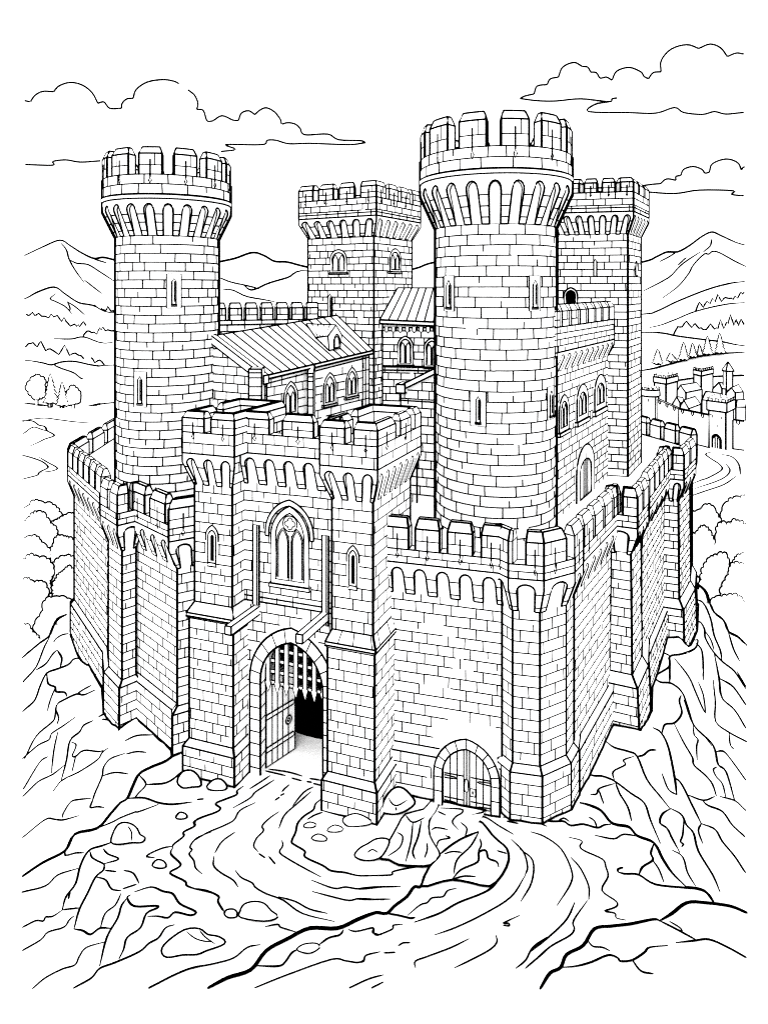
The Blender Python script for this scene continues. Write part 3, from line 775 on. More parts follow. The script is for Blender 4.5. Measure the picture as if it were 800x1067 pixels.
# ---- hall with the seamed roof
def roofed(root, eL, eR, rR, rL, seams, w=1.8, th=.28, name='roof', sw=1.2):
    mb = MB(ROOF); q = [Vector(p) for p in (eL, eR, rR, rL)]
    dn = Vector((0, 0, -th)); vs = [p + dn for p in q] + q
    for k in range(seams):
        a, c = k / seams, (k + 1) / seams; s4 = [q[0].lerp(q[1], a), q[0].lerp(q[1], c), q[3].lerp(q[2], c), q[3].lerp(q[2], a)]
        mb.poly(s4); mb.poly([p + dn for p in s4[::-1]])
    mb.solid(vs, [(0, 1, 5, 4), (1, 2, 6, 5), (2, 3, 7, 6), (3, 0, 4, 7)], w)
    for k in range(1, seams):
        a = k / seams; mb.tube([q[0].lerp(q[1], a) + Vector((0, 0, .05)), q[3].lerp(q[2], a) + Vector((0, 0, .05))], sw)
    return mb.build(name, root)
hall = thing('great_hall', plan(310, 56) + (YARD,), 'long hall with a seamed sloping roof and small dormer, behind the gatehouse', 'building')
eL, eR, rR, rL = P3(275.5, 391.5, 48.6), P3(388.5, 365, 60), P3(351, 328.5, 62.5), P3(221.5, 350, 51.3)
roofed(hall, eL, eR, rR, rL, 15, w=1.9)
back = lambda r_, e_: Vector((2 * r_.x - e_.x, 2 * r_.y - e_.y, e_.z))
roofed(hall, back(rR, eR), back(rL, eL), rL, rR, 15, w=1.2, name='rear_roof')
hw_ = MB(); a2, b2 = (eL.x + .1, eL.y + .35), (eR.x - .35, eR.y + .05); hp = Plane(a2, b2)
def hz(t): return lerp(eL.z, eR.z, t / hp.L) - .28
hw_.poly([hp.pt(0, YARD - .2), hp.pt(hp.L, YARD - .2), hp.pt(hp.L, hz(hp.L)), hp.pt(0, hz(0))])
bricks(hw_, hp, 0, hp.L, YARD, hz(0), .62, 1.25, .7, random.Random(91), miss=.25)
for t in (0, hp.L): hw_.tube([hp.pt(t, YARD), hp.pt(t, hz(t))], 1.7)
hw_.tube([hp.pt(0, hz(0) - .3, .05), hp.pt(hp.L, hz(hp.L) - .3, .05)], .9)
for px in (377.5, 380.5): hw_.tube([hp.pt(hp.t(px), YARD, .02), hp.pt(hp.t(px), hz(hp.t(px)), .02)], 1.1)
# gable wall and the far walls
gl = (rL.x + (rL.x - a2[0]) * .05, rL.y + .3); gpn = Plane((2 * rL.x - a2[0], 2 * rL.y - a2[1]), a2)
mt = gpn.L / 2
hw_.poly([gpn.pt(0, YARD - .2), gpn.pt(gpn.L, YARD - .2), gpn.pt(gpn.L, eL.z - .3), gpn.pt(mt, rL.z - .3), gpn.pt(0, eL.z - .3)])
bricks(hw_, gpn, mt, gpn.L, YARD, rL.z - .3, .62, 1.2, .85, random.Random(92), skip=lambda t, z: z > lerp(rL.z, eL.z, (t - mt) / mt) - .45)
ev = Plane(b2, (2 * rR.x - b2[0], 2 * rR.y - b2[1]))
hw_.poly([ev.pt(0, YARD - .2), ev.pt(ev.L, YARD - .2), ev.pt(ev.L, eR.z - .3), ev.pt(ev.L / 2, rR.z - .3), ev.pt(0, eR.z - .3)])
hw_.build('wall', hall)
vg = MB(); u = (eL - rL).normalized(); vd = Vector((-gpn.n[0], -gpn.n[1], 0)) * .35
p0, p1 = rL + Vector((0, 0, .08)), eL + u * .1 + Vector((0, 0, .08)); dn = Vector((0, 0, -.6))
vs = [p0 + dn - vd * .6, p1 + dn - vd * .6, p1 - vd * .6, p0 - vd * .6, p0 + dn + vd, p1 + dn + vd, p1 + vd, p0 + vd]
vg.solid(vs, [(0, 1, 2, 3), (7, 6, 5, 4), (3, 2, 6, 7), (1, 5, 6, 2), (0, 3, 7, 4), (0, 4, 5, 1)], 1.5); vg.build('gable_coping', hall)
def buttress(root, pxa, pxb, Y, py_top, slope, w=1.6, depth=1.0, cap=True):
    mb = MB(); a, b = plan(pxa, Y), plan(pxb, Y); pl = Plane(a, b); zt_ = zat(py_top, Y)
    vs = [pl.pt(0, YARD - .2, 0), pl.pt(pl.L, YARD - .2, 0), pl.pt(pl.L, YARD - .2, -depth), pl.pt(0, YARD - .2, -depth),
          pl.pt(0, zt_, 0), pl.pt(pl.L, zt_, 0), pl.pt(pl.L, zt_ + slope, -depth), pl.pt(0, zt_ + slope, -depth)]
    mb.solid(vs, [(0, 1, 5, 4), (1, 2, 6, 5), (2, 3, 7, 6), (3, 0, 4, 7), (4, 5, 6, 7)], w)
    k = 0; z = zt_ - .6
    while z > YARD: mb.tube([pl.pt(0, z, .01), pl.pt(pl.L, z, .01)], .8); z -= .62
    if cap: mb.tube([pl.pt(0, zt_ - .25, .02), pl.pt(pl.L, zt_ - .25, .02)], 1.1)
    return mb.build('buttress', root)
buttress(hall, 259, 272.5, 47.9, 384.5, .0)
buttress(hall, 320.5, 326.5, 52.2, 389, .5, w=1.3)
for x0, x1, y0, y1 in ((294, 308.5, 397, 432), (335.5, 348.5, 388, 421), (359, 371, 382.5, 413)):
    framed_window(hall, hp, x0, x1, y0, y1, arch=.45, frame=.17, w=1.3, pointed=1.5)
dm = MB(ROOF)
rq = []
for k in range(15): rq += [eL.lerp(eR, k / 14), rL.lerp(rR, k / 14)]
RBV = BVHTree.FromPolygons([tuple(p) for p in rq], [(2 * k, 2 * k + 2, 2 * k + 3, 2 * k + 1) for k in range(14)])
def on_roof(px, py, lift=.25):
    d = Vector(((px - CX) / F, 1, -(py - HY) / F)).normalized(); h = RBV.ray_cast(Vector((0, 0, H)), d)[0]
    return h.y - lift if h else 58
Ya, Yb = on_roof(343, 365), on_roof(354.5, 362)
fa, fl, fr_, bl_, br_ = P3(350, 338.5, (Ya + Yb) / 2), P3(341.5, 350, Ya), P3(356, 348.5, Yb), P3(343, 365, Ya), P3(354.5, 362, Yb)
ra, re = P3(319, 337.2, on_roof(319, 337.2)), P3(329, 351.5, on_roof(329, 351.5)); re2 = re + (fr_ - fl)
dm.poly([fl, bl_, br_, fr_, fa]); dm.poly([ra, re, fl, fa]); dm.poly([ra, fa, fr_, re2]); dm.poly([re, bl_, fl])
dm.tube([fl, bl_, br_, fr_], 1.2); dm.tube([ra, fa], 1.4); dm.tube([re, fl, fa, fr_], 1.5); dm.tube([ra, re], 1.0); dm.tube([re, bl_], 1.2)
for k in range(1, 5): dm.tube([ra.lerp(fa, k / 5), re.lerp(fl, k / 5)], .9)
dorm = dm.build('dormer', hall)
dpl = Plane((bl_.x, bl_.y), (br_.x, br_.y)); framed_window(dorm, dpl, 346, 352.5, 348, 363, arch=.5, frame=.16, proud=.06, w=1.0, tracery=0, sill=False)
# chapel-like building farther back
ch2 = thing('inner_building', plan(430, 64) + (YARD,), 'small roofed building with two lancet windows tucked against the tallest round tower', 'building')
e1, e2, r2, r1 = P3(395.5, 333, 61.8), P3(480, 336.5, 60.6), P3(482, 300, 65), P3(414, 300, 66.2)
roofed(ch2, e1, e2, r2, r1, 9, w=1.8, th=.35)
wm = MB(); bp = Plane(plan(398.5, 62.0), plan(480, 60.8)); zt_ = e1.z - .35
wm.poly([bp.pt(0, YARD - .2), bp.pt(bp.L, YARD - .2), bp.pt(bp.L, zt_), bp.pt(0, zt_)])
wm.poly([bp.pt(0, YARD - .2, -6), bp.pt(0, YARD - .2), bp.pt(0, zt_), bp.pt(0, r1.z - .4, -4.5), bp.pt(0, zt_, -6)])
bricks(wm, bp, 0, bp.L, YARD, zt_, .62, 1.2, .8, random.Random(95), miss=.12)
wm.tube([bp.pt(0, YARD), bp.pt(0, zt_)], 1.6)
for py in (382.5, 386): wm.tube([bp.pt(0, zat(py, 61.5), .04), bp.pt(bp.L, zat(py, 61.5), .04)], 1.3)
for py in (341,): wm.tube([bp.pt(0, zat(py, 61.5), .04), bp.pt(bp.L, zat(py, 61.5), .04)], 1.0)
wm.build('wall', ch2)
for k in range(8):
    tk = bp.t(403 + k * 7.2); cb = MB(); z1 = zat(340.5, 61.5)
    q = [bp.pt(tk - .16, z1, .2), bp.pt(tk - .16, z1 - .35, .2), bp.pt(tk, z1 - .5, .2), bp.pt(tk + .16, z1 - .35, .2), bp.pt(tk + .16, z1, .2)]
    cb.poly(q)
    for i in range(4): cb.poly([q[i + 1], q[i], q[i] + Vector((0, .2, 0)), q[i + 1] + Vector((0, .2, 0))])
    cb.tube(q, .9); cb.build('corbel', ch2)
framed_window(ch2, bp, 414.5, 430.5, 350, 380, arch=.5, frame=.17, w=1.3, pointed=1.3)
framed_window(ch2, bp, 442, 458, 352, 382, arch=.5, frame=.17, w=1.3, pointed=1.3)
# low wall with a raking coping
lw = thing('raking_wall', plan(440, 52) + (YARD,), 'low wall with a sloping coping between the gatehouse turret and the tallest round tower', 'wall')
cp = Plane(plan(417.5, 53), plan(462, 51.8)); za, zb = zat(404, 53), zat(381, 51.8)
m1 = MB(); m1.poly([cp.pt(0, YARD - .2), cp.pt(cp.L, YARD - .2), cp.pt(cp.L, zb), cp.pt(0, za)])
m1.poly([cp.pt(cp.L, YARD - .2, -.8), cp.pt(0, YARD - .2, -.8), cp.pt(0, za, -.8), cp.pt(cp.L, zb, -.8)]); m1.poly([cp.pt(0, YARD, -.8), cp.pt(0, YARD, 0), cp.pt(0, za, 0), cp.pt(0, za, -.8)])
bricks(m1, cp, 0, cp.L, YARD, zb, .66, 1.1, .85, random.Random(97), skip=lambda t, z: z > lerp(za, zb, t / cp.L) - .35)
m1.tube([cp.pt(0, YARD), cp.pt(0, za)], 1.6); m1.tube([cp.pt(0, za - .95, .02), cp.pt(cp.L, za - .95, .02)], 1.2)
m1.tube([cp.pt(cp.t(434.5), YARD, .02), cp.pt(cp.t(434.5), za - 1.6, .02)], 1.8)
m1.build('masonry', lw)
m2 = MB(); vs = [cp.pt(-.15, za - .3, d) for d in (.25, -1)] + [cp.pt(cp.L, zb - .3, d) for d in (.25, -1)] + [cp.pt(-.15, za + .12, d) for d in (.25, -1)] + [cp.pt(cp.L, zb + .12, d) for d in (.25, -1)]
m2.solid(vs, [(0, 2, 6, 4), (3, 1, 5, 7), (4, 6, 7, 5), (1, 0, 4, 5), (0, 1, 3, 2)], 1.6); m2.build('coping', lw)
m3 = MB(); m3.solid([cp.pt(t, z, d) for z in (za - .35, za + .3) for t, d in ((-.25, .35), (.45, .35), (.45, -1), (-.25, -1))], [(0, 1, 5, 4), (1, 2, 6, 5), (2, 3, 7, 6), (3, 0, 4, 7), (4, 5, 6, 7)], 1.6); m3.build('kneeler_stone', lw)
# battlemented wall behind the hall
curtain('inner_wall', 'battlemented inner wall rising just behind the hall roof ridge', 'castle wall', ch((205, 63), (331, 67)), [8], [0], 99,
        levels=[(YARD - .3, 0), (26.6, 0)], zs=(25, 26.6, 27.0, 28.6), out=.1, th=.8, body=1.0, loop=False, w=1.9, ends=[(True, True)], ratio=.33)
# ---------------------------------------------------------------- the land
PLAIN = -30.0
def zg(px, py, z): Y = (H - z) * F / (py - HY); return ((px - CX) / F * Y, Y, z)
ctl = [zg(*p) for p in (
    (72, 662, 0), (92, 695, 0), (106, 735, 0), (126, 756, 0), (142, 750, 0), (184, 784, 0), (197, 802, 0), (240, 820, 0), (266, 807, 0), (338, 842, 0),
    (387, 857, 0), (411, 831, 0), (455, 836, .1), (524, 850, .2), (567, 852, .3), (603, 836, .3), (620, 790, .2), (638, 749, .2), (678, 736, 0), (684, 690, 0), (690, 665, .3), (711, 665, .7), (724, 643, -.3),
    (320, 772, 0), (300, 900, -.1), (400, 900, -.1), (500, 900, -.1), (250, 1000, -.4), (400, 960, -.2), (560, 1000, -.4), (400, 1067, -.8), (150, 900, -.6), (200, 860, -.2), (120, 1000, -1.4), (60, 1060, -2.6), (25, 925, -1.5),
    (150, 822, -.4), (100, 864, -.9), (100, 800, -1.5), (60, 820, -4.2), (25, 850, -4.5), (60, 720, -2.6), (25, 760, -5), (60, 645, -1.6), (42, 671, -2.4), (26, 684, -3), 
    (717, 602, .4), (739, 627, -1), (775, 670, -3), (740, 720, -3.4), (775, 800, -5.5), (700, 800, -1.1), (650, 800, -.1), (668, 757, .65), (690, 880, -2.0), (650, 868, -.5), (610, 842, .2), (700, 925, -.7), (775, 935, -1.6), (740, 1000, -1.4), (775, 1060, -2.4), (640, 1060, -1))]
ctl += [(0, 60, 0), (0, 80, -2), (-20, 72, -2), (20, 76, -2), (-35, 74, -12), (-38, 68, -12), (36, 77, -12), (38, 71, -12), (34.5, 80, -10), (-50, 55, -19), (50, 58, -19), (-42, 45, -15), (42, 46, -15),
        (-40, 28, -14), (40, 28, -14), (-60, 40, -31), (60, 40, -31), (-62, 70, -33), (62, 72, -33), (0, 105, -24), (-40, 98, -32), (40, 100, -32), (0, 130, -36), (-65, 110, -36), (65, 112, -36), (0, 16, -1.5), (-20, 16, -5), (20, 16, -5), (-70, 16, -36), (70, 16, -36)]
cp_ = np.array(ctl)
def kern(r): return r
A_ = np.zeros((len(cp_) + 3, len(cp_) + 3)); n_ = len(cp_)
d_ = np.hypot(cp_[:, None, 0] - cp_[None, :, 0], cp_[:, None, 1] - cp_[None, :, 1]); A_[:n_, :n_] = -kern(d_)
A_[:n_, n_:] = np.c_[np.ones(n_), cp_[:, :2]]; A_[n_:, :n_] = A_[:n_, n_:].T
sol = np.linalg.solve(A_, np.r_[cp_[:, 2], 0, 0, 0])
def terr(X, Y):
    X, Y = np.asarray(X, float), np.asarray(Y, float)
    r = np.hypot(X[..., None] - cp_[:, 0], Y[..., None] - cp_[:, 1])
    return -kern(r) @ sol[:n_] + sol[n_] + sol[n_ + 1] * X + sol[n_ + 2] * Y
nx, ny = 221, 190
xs, ys = np.linspace(-72, 72, nx), np.linspace(12, 128, ny)
gx, gy = np.meshgrid(xs, ys)
gz = terr(gx, gy)
gv = [Vector(p) for p in np.c_[gx.ravel(), gy.ravel(), gz.ravel()]]
gf_ = [(j * nx + i, j * nx + i + 1, (j + 1) * nx + i + 1, (j + 1) * nx + i) for j in range(ny - 1) for i in range(nx - 1)]
BV = BVHTree.FromPolygons([tuple(v) for v in gv], gf_)
EYE = Vector((0, 0, H))
def smooth(pts, k=4):
    """Catmull-Rom through hand-traced points"""
    if len(pts) < 3: return [Vector((p[0], p[1])) for p in pts] if len(pts) < 2 else [Vector(pts[0]).lerp(Vector(pts[1]), i / 6) for i in range(7)]
    P = [Vector(p) for p in pts]; P = [P[0] * 2 - P[1]] + P + [P[-1] * 2 - P[-2]]; out = []
    for i in range(1, len(P) - 2):
        a, b, c, d = P[i - 1], P[i], P[i + 1], P[i + 2]
        for q in range(k):
            t = q / k
            out.append(.5 * ((2 * b) + (c - a) * t + (2 * a - 5 * b + 4 * c - d) * t * t + (3 * b - a - 3 * c + d) * t ** 3))
    out.append(P[-2]); return out
def cast(px, py, bv=None):
    d = Vector(((px - CX) / F, 1, -(py - HY) / F)).normalized()
    h = (bv or BV).ray_cast(EYE, d)
    return h[0]
def drape(mb, pts, w, bv=None, taper=True, lift=.02, ext=True, jump=5):
    pts = [tuple(p) for p in pts]
    if ext:          # strokes that reach the sheet's old edge simply run on
        for e in (0, -1):
            x, y = pts[e]; q = pts[1] if e == 0 else pts[-2]
            if x < 29 or x > 772 or y > 1024:
                d = Vector((x - q[0], y - q[1]));
                if d.length > .1:
                    d.normalize(); p = (x + d.x * 4, y + d.y * 4)
                    pts = [p] + pts if e == 0 else pts + [p]
    sp = smooth(pts); last = None; run = []
    hits = [cast(p.x, p.y, bv) for p in sp]
    ok = [h for h in hits if h is not None]
    if not ok: return
    med = sorted(h.y for h in ok)[len(ok) // 2]
    for p, h in zip(sp, hits):
        Yl = last if last else min(med, h.y) if h else med
        if h is None or (jump and h.y - Yl > jump): q = P3(p.x, p.y, Yl)
        else: q = h; last = h.y
        d = (EYE - q).normalized()
        run.append(q + d * lift + Vector((0, 0, lift)))
    mb.tube(run, w, taper=taper)
def Zm(ox, oy, s, *pts): return [(ox + x * s, oy + y * s) for x, y in pts]
ZA = lambda *p: Zm(20, 640, .25, *p)
ZB = lambda *p: Zm(20, 835, .25, *p)
ZCc = lambda *p: Zm(200, 780, .25, *p)
ZD = lambda *p: Zm(200, 840, .25, *p)
ZE = lambda *p: Zm(370, 810, .25, *p)
ZF = lambda *p: Zm(550, 835, .2875, *p)
ZG = lambda *p: Zm(580, 580, .25, *p)
ZH = lambda *p: Zm(580, 730, .25, *p)

mount = MB(ROCK)
mount.v = list(gv); mount.f = list(gf_); mount.m = [0] * len(gf_)
T3, T2, T1 = 3.1, 2.15, 1.75
S_ = []
def st(w, pts): S_.append((w, pts))
# left slope
st(T3, ZA((198, 2), (160, 22), (140, 60), (125, 95), (90, 122), (55, 150), (25, 175)))
st(T2, ZA((128, 95), (105, 140), (72, 220), (25, 275)))
st(T1, ZA((205, 82), (175, 90), (150, 108), (145, 118)))
st(T2, ZA((70, 235), (110, 210), (135, 175), (158, 150)))
st(T2, ZA((160, 152), (178, 185), (172, 222)))
st(T2, ZA((270, 185), (230, 188), (205, 212), (160, 230), (115, 248), (90, 295), (65, 360), (25, 398)))
st(T2, ZA((115, 250), (122, 292), (150, 305), (155, 325), (190, 328), (200, 345)))
st(T1, ZA((150, 308), (130, 360), (118, 405)))
st(T2, ZA((315, 318), (270, 338), (240, 335), (190, 358), (158, 380), (150, 430), (135, 455), (72, 510), (30, 590)))
st(T1, ZA((300, 298), (265, 318), (240, 335)))
st(T1, ZA((155, 402), (165, 435), (158, 462)))
st(T1, ZA((235, 430), (180, 470), (135, 500), (125, 525), (80, 548), (25, 595)))
st(T1, ZA((162, 490), (145, 570), (135, 665)))
st(T1, ZA((122, 595), (85, 620), (25, 718)))
st(T2, ZA((310, 445), (270, 465), (250, 495), (212, 530), (198, 610), (175, 695)))
st(T1, ZA((218, 535), (238, 548), (222, 590), (235, 595), (270, 570), (330, 575), (350, 570)))
st(T1, ZA((370, 560), (345, 580), (325, 610), (250, 660), (180, 695), (140, 740)))
st(T1, ZA((235, 595), (228, 630), (220, 662)))
st(T1, ZA((188, 632), (140, 670), (80, 700), (25, 752)))
st(T1, ZA((330, 430), (358, 415), (362, 422))); st(T1, ZA((345, 440), (372, 442)))
st(T1, ZA((440, 530), (490, 508), (555, 505)))
st(T1, ZA((530, 578), (490, 575), (445, 585))); st(T1, ZA((440, 582), (380, 605), (352, 640), (345, 680), (315, 750), (300, 800)))
st(T1, ZA((350, 675), (400, 662), (455, 668)))
st(T1, ZA((298, 770), (250, 775), (215, 785), (185, 830), (180, 850)))
# plateau lip on the left
st(T3, ZA((695, 570), (650, 585), (610, 615), (550, 640), (500, 668), (475, 715), (450, 770), (415, 790)))
st(T3, ZB((430, 5), (415, 15), (380, 55), (325, 115), (232, 140), (190, 210), (100, 258), (25, 308)))
st(T1, ZA((500, 672), (528, 710), (500, 745), (478, 770)))
st(T2, ZA((680, 655), (640, 690), (600, 708), (528, 712)))
st(T2, ZA((450, 770), (520, 768), (580, 788), (640, 795), (720, 785))); st(T1, ZA((740, 775), (770, 772)))
st(T1, ZB((325, 115), (390, 88), (420, 72), (480, 48), (500, 45), (580, 15)))
st(T1, ZB((25, 145), (110, 78), (150, 78), (185, 80), (248, 62)))
st(T1, ZB((302, 2), (297, 28), (325, 25), (355, 28)))
st(T1, ZB((190, 212), (195, 228), (235, 218), (270, 217)))
st(T2, ZB((388, 172), (345, 188), (290, 208), (255, 270), (235, 345), (195, 400), (180, 452)))
st(T1, ZB((295, 212), (305, 238), (350, 262), (355, 268))); st(T1, ZB((350, 200), (370, 222), (415, 243), (355, 262)))
st(T1, ZB((245, 282), (160, 310), (110, 355), (25, 378)))
st(T1, ZB((212, 380), (205, 410)))
st(T1, ZB((180, 455), (250, 447))); st(T1, ZB((180, 455), (140, 482), (110, 485), (100, 502), (70, 500), (25, 522)))
st(T2, ZB((355, 265), (350, 290), (318, 318), (285, 385), (250, 455), (228, 535)))
st(T2, ZB((228, 535), (265, 542), (297, 558), (335, 532), (380, 532)))
st(T1, ZB((358, 290), (405, 296))); st(T1, ZB((435, 290), (475, 302), (500, 345))); st(T1, ZB((490, 348), (430, 368)))
st(T1, ZB((320, 318), (360, 330), (385, 368), (425, 375)))
st(T1, ZB((425, 385), (400, 435), (358, 470), (338, 530)))
st(T1, ZB((230, 480), (210, 495), (185, 528), (120, 548), (90, 580), (25, 618)))
st(T2, ZB((480, 380), (550, 360), (600, 378), (640, 388), (670, 430), (735, 462), (715, 478), (650, 465), (620, 488), (580, 482), (535, 482)))
st(T2, ZB((465, 392), (450, 405), (480, 440), (570, 438), (575, 448), (530, 470), (505, 530), (450, 570), (435, 620), (415, 660)))
st(T2, ZB((445, 410), (425, 440), (410, 490), (365, 570), (335, 690)))
st(T1, ZB((360, 588), (280, 612), (250, 650), (232, 685), (180, 702), (110, 738), (65, 775)))
st(T2, ZB((648, 517), (610, 530), (580, 572), (540, 595), (500, 630), (400, 675), (335, 700), (300, 740), (238, 775)))
st(T2, ZB((800, 682), (720, 698), (650, 725), (552, 775)))
st(T1, ZD((0, 678), (100, 658), (175, 635), (230, 592), (285, 580)))
# near lip running up to the outcrop
st(T3 + .8, ZD((78, 755), (150, 718), (245, 685), (310, 605), (400, 555), (490, 512), (605, 512), (690, 475), (765, 447), (800, 450)))
st(T3, ZE((0, 600), (80, 568), (130, 570), (165, 538), (215, 500), (245, 460), (275, 455), (310, 375), (350, 325)))
st(T2, ZD((260, 668), (360, 670), (390, 650), (415, 615), (440, 600))); st(T2, ZD((530, 580), (570, 552), (615, 540), (632, 518)))
st(T1, ZD((275, 755), (400, 705), (580, 642), (640, 648), (690, 655), (715, 645), (725, 625), (780, 610)))
st(T1, ZD((650, 517), (685, 525), (755, 510), (752, 530), (790, 540)))
st(T1, ZE((0, 648), (72, 630), (78, 652), (95, 660), (155, 635), (158, 620), (200, 615)))
st(T1, ZE((0, 775), (35, 770), (45, 745), (105, 730))); st(T1, ZE((118, 735), (170, 732))); st(T1, ZE((178, 706), (200, 693), (230, 692)))
st(T1, ZD((305, 505), (358, 496), (370, 508), (435, 528)))
st(T1, ZD((668, 755), (740, 722), (800, 706))); st(T1, ZD((760, 755), (800, 735)))
st(T2, ZE((130, 570), (180, 578), (230, 590), (250, 586)))
st(T1, ZE((218, 578), (270, 535), (300, 525), (320, 505), (365, 500), (385, 475), (422, 465)))
st(T2, ZE((245, 607), (310, 585), (360, 565), (430, 525), (520, 490), (570, 462), (610, 415)))
st(T1, ZE((252, 800), (250, 770), (300, 750), (400, 712), (475, 675))); st(T1, ZE((412, 798), (480, 765), (560, 722), (590, 690), (586, 660)))
# right-hand slope
st(T3, ZH((95, 428), (130, 437), (185, 462), (232, 515), (300, 530), (335, 567), (405, 597), (440, 660), (480, 720), (540, 780)))
st(T3, ZF((575, 312), (640, 328), (675, 370)))
st(T2, ZF((325, 258), (325, 250), (332, 245), (345, 242)))
st(T2, ZF((325, 258), (350, 265), (400, 268), (460, 303), (560, 315), (600, 320)))
st(T3, ZF((478, 435), (520, 410), (575, 370), (640, 370), (730, 382), (782, 402)))
st(T3, ZF((50, 672), (80, 625), (118, 605), (140, 558), (200, 525), (240, 465), (300, 455), (370, 447), (455, 430), (480, 437)))
st(T2, ZF((480, 437), (530, 462), (610, 505))); st(T1, ZF((512, 437), (550, 460), (560, 475)))
st(T2, ZF((535, 515), (600, 508), (655, 503), (720, 530), (780, 563)))
st(T2, ZF((508, 525), (440, 532), (422, 550), (378, 578), (335, 582), (325, 570), (290, 560), (230, 585), (175, 600), (118, 605)))
st(T2, ZF((378, 578), (410, 618), (455, 628))); st(T1, ZF((218, 508), (235, 528), (270, 532), (298, 545)))
st(T2, ZF((455, 158), (445, 190), (452, 215), (415, 240), (402, 268))); st(T1, ZF((452, 215), (475, 250), (492, 295)))
st(T1, ZF((242, 125), (310, 138), (345, 122), (395, 128)))
st(T2, ZF((60, 55), (62, 70), (90, 75), (130, 75), (155, 90), (200, 85), (250, 98), (275, 88), (300, 85))); st(T1, ZF((218, 58), (240, 72), (250, 98))); st(T1, ZF((112, 70), (130, 63), (150, 75)))
st(T2, ZF((60, 55), (85, 30), (125, 2)))
st(T1, ZF((148, 132), (195, 145), (188, 165), (205, 182), (270, 212), (282, 240), (290, 275), (268, 325), (320, 365), (318, 385), (278, 400), (315, 408), (320, 425), (355, 433)))
st(T2, ZG((550, 90), (590, 120)) ); st(T3, ZG((550, 90), (615, 140), (635, 190), (655, 235), (695, 270), (715, 315), (750, 335), (780, 362)))
st(T2, ZG((570, 178), (610, 195), (640, 260), (655, 330), (680, 390), (688, 435)))
st(T2, ZG((570, 275), (598, 275), (615, 305), (618, 340), (650, 395), (690, 440), (740, 480), (780, 540)))
st(T1, ZG((615, 308), (640, 345), (655, 390))); st(T2, ZG((715, 318), (735, 385), (762, 438)))
st(T1, ZG((750, 478), (780, 530)))
st(T2, ZG((575, 350), (588, 350), (575, 385), (520, 408), (470, 418), (468, 460), (410, 500), (430, 525), (475, 530), (520, 565), (545, 630), (570, 705), (610, 745), (645, 790)))
st(T2, ZG((470, 418), (470, 525))); st(T1, ZG((445, 402), (470, 415)))
st(T2, ZG((580, 362), (605, 400), (610, 515))); st(T2, ZG((490, 425), (548, 500), (575, 560), (605, 630), (620, 655))); st(T1, ZG((590, 525), (610, 580), (620, 655)))
st(T2, ZG((655, 400), (675, 505), (688, 590), (740, 640), (780, 705))); st(T2, ZG((680, 510), (735, 545), (780, 608)))
st(T1, ZG((652, 515), (660, 610), (662, 690), (718, 735), (780, 768))); st(T1, ZG((718, 738), (722, 785), (738, 805)))
st(T2, ZG((518, 580), (510, 605), (520, 655), (490, 695), (450, 702), (438, 738)))
st(T2, ZH((490, 100), (530, 180), (565, 240), (572, 272), (620, 315), (648, 350), (665, 400)))
st(T3 - .6, ZH((400, 115), (435, 138), (465, 200), (490, 320), (500, 395))); st(T1, ZH((500, 395), (465, 372), (438, 305)))
st(T3 - .6, ZH((530, 0), (570, 105), (640, 175), (660, 215), (672, 270), (705, 300), (740, 415)))
st(T1, ZH((568, 108), (572, 145), (588, 165), (582, 195), (585, 250)))
st(T2, ZH((662, 215), (695, 215), (730, 255), (778, 322))); st(T1, ZH((668, 278), (652, 290), (665, 320), (690, 350), (705, 408)))
st(T2, ZH((490, 322), (520, 350), (560, 430), (602, 515))); st(T1, ZH((545, 395), (610, 418), (658, 402))); st(T2, ZH((605, 415), (630, 440), (690, 465), (730, 520), (775, 562)))
st(T1, ZH((680, 402), (742, 420), (778, 452)))
st(T2, ZH((602, 515), (660, 540), (690, 590), (740, 650), (778, 708))); st(T1, ZH((602, 515), (590, 545), (608, 598)))
st(T2, ZH((205, 172), (240, 198), (300, 215), (335, 235), (375, 330), (430, 400), (470, 450)))
st(T2, ZH((335, 235), (360, 230), (385, 210), (415, 208))); st(T1, ZH((320, 235), (278, 250), (285, 270), (235, 298), (240, 335)))
st(T2, ZH((112, 298), (150, 315), (190, 318), (240, 338), (310, 390), (365, 430), (390, 500), (432, 598)))
st(T1, ZH((140, 393), (165, 392), (178, 368), (240, 348))); st(T1, ZH((175, 375), (195, 432))); st(T2, ZH((245, 345), (262, 390), (295, 445), (312, 505)))
st(T2, ZH((475, 452), (520, 478), (540, 520), (570, 555), (590, 630), (650, 730), (680, 800))); st(T2, ZH((475, 452), (440, 475), (430, 512), (460, 535), (480, 575), (512, 635)))
st(T1, ZH((530, 488), (525, 560), (515, 590), (528, 600), (520, 612))); st(T1, ZH((480, 625), (525, 655), (545, 720), (578, 775)))
for w, p in S_: drape(mount, p, w)
# ink where the masonry meets the rock
for chn_, off in BASES:
    c_ = offset_chain(chn_, off)
    pts = []
    for i in range(len(c_) - 1):
        L = math.hypot(c_[i + 1][0] - c_[i][0], c_[i + 1][1] - c_[i][1]); m = max(2, int(L / .5))
        for k in range(m + (i == len(c_) - 2)):
            x, y = lerp2(c_[i], c_[i + 1], k / m); pts.append((x, y, float(terr(x, y)) + .03 + RNG.uniform(-.05, .06)))
    mount.tube(pts, 2.0)
mo = mount.build('rocky_mount', None, [ROCK, INK]); tag(mo, None, None, kind='structure')

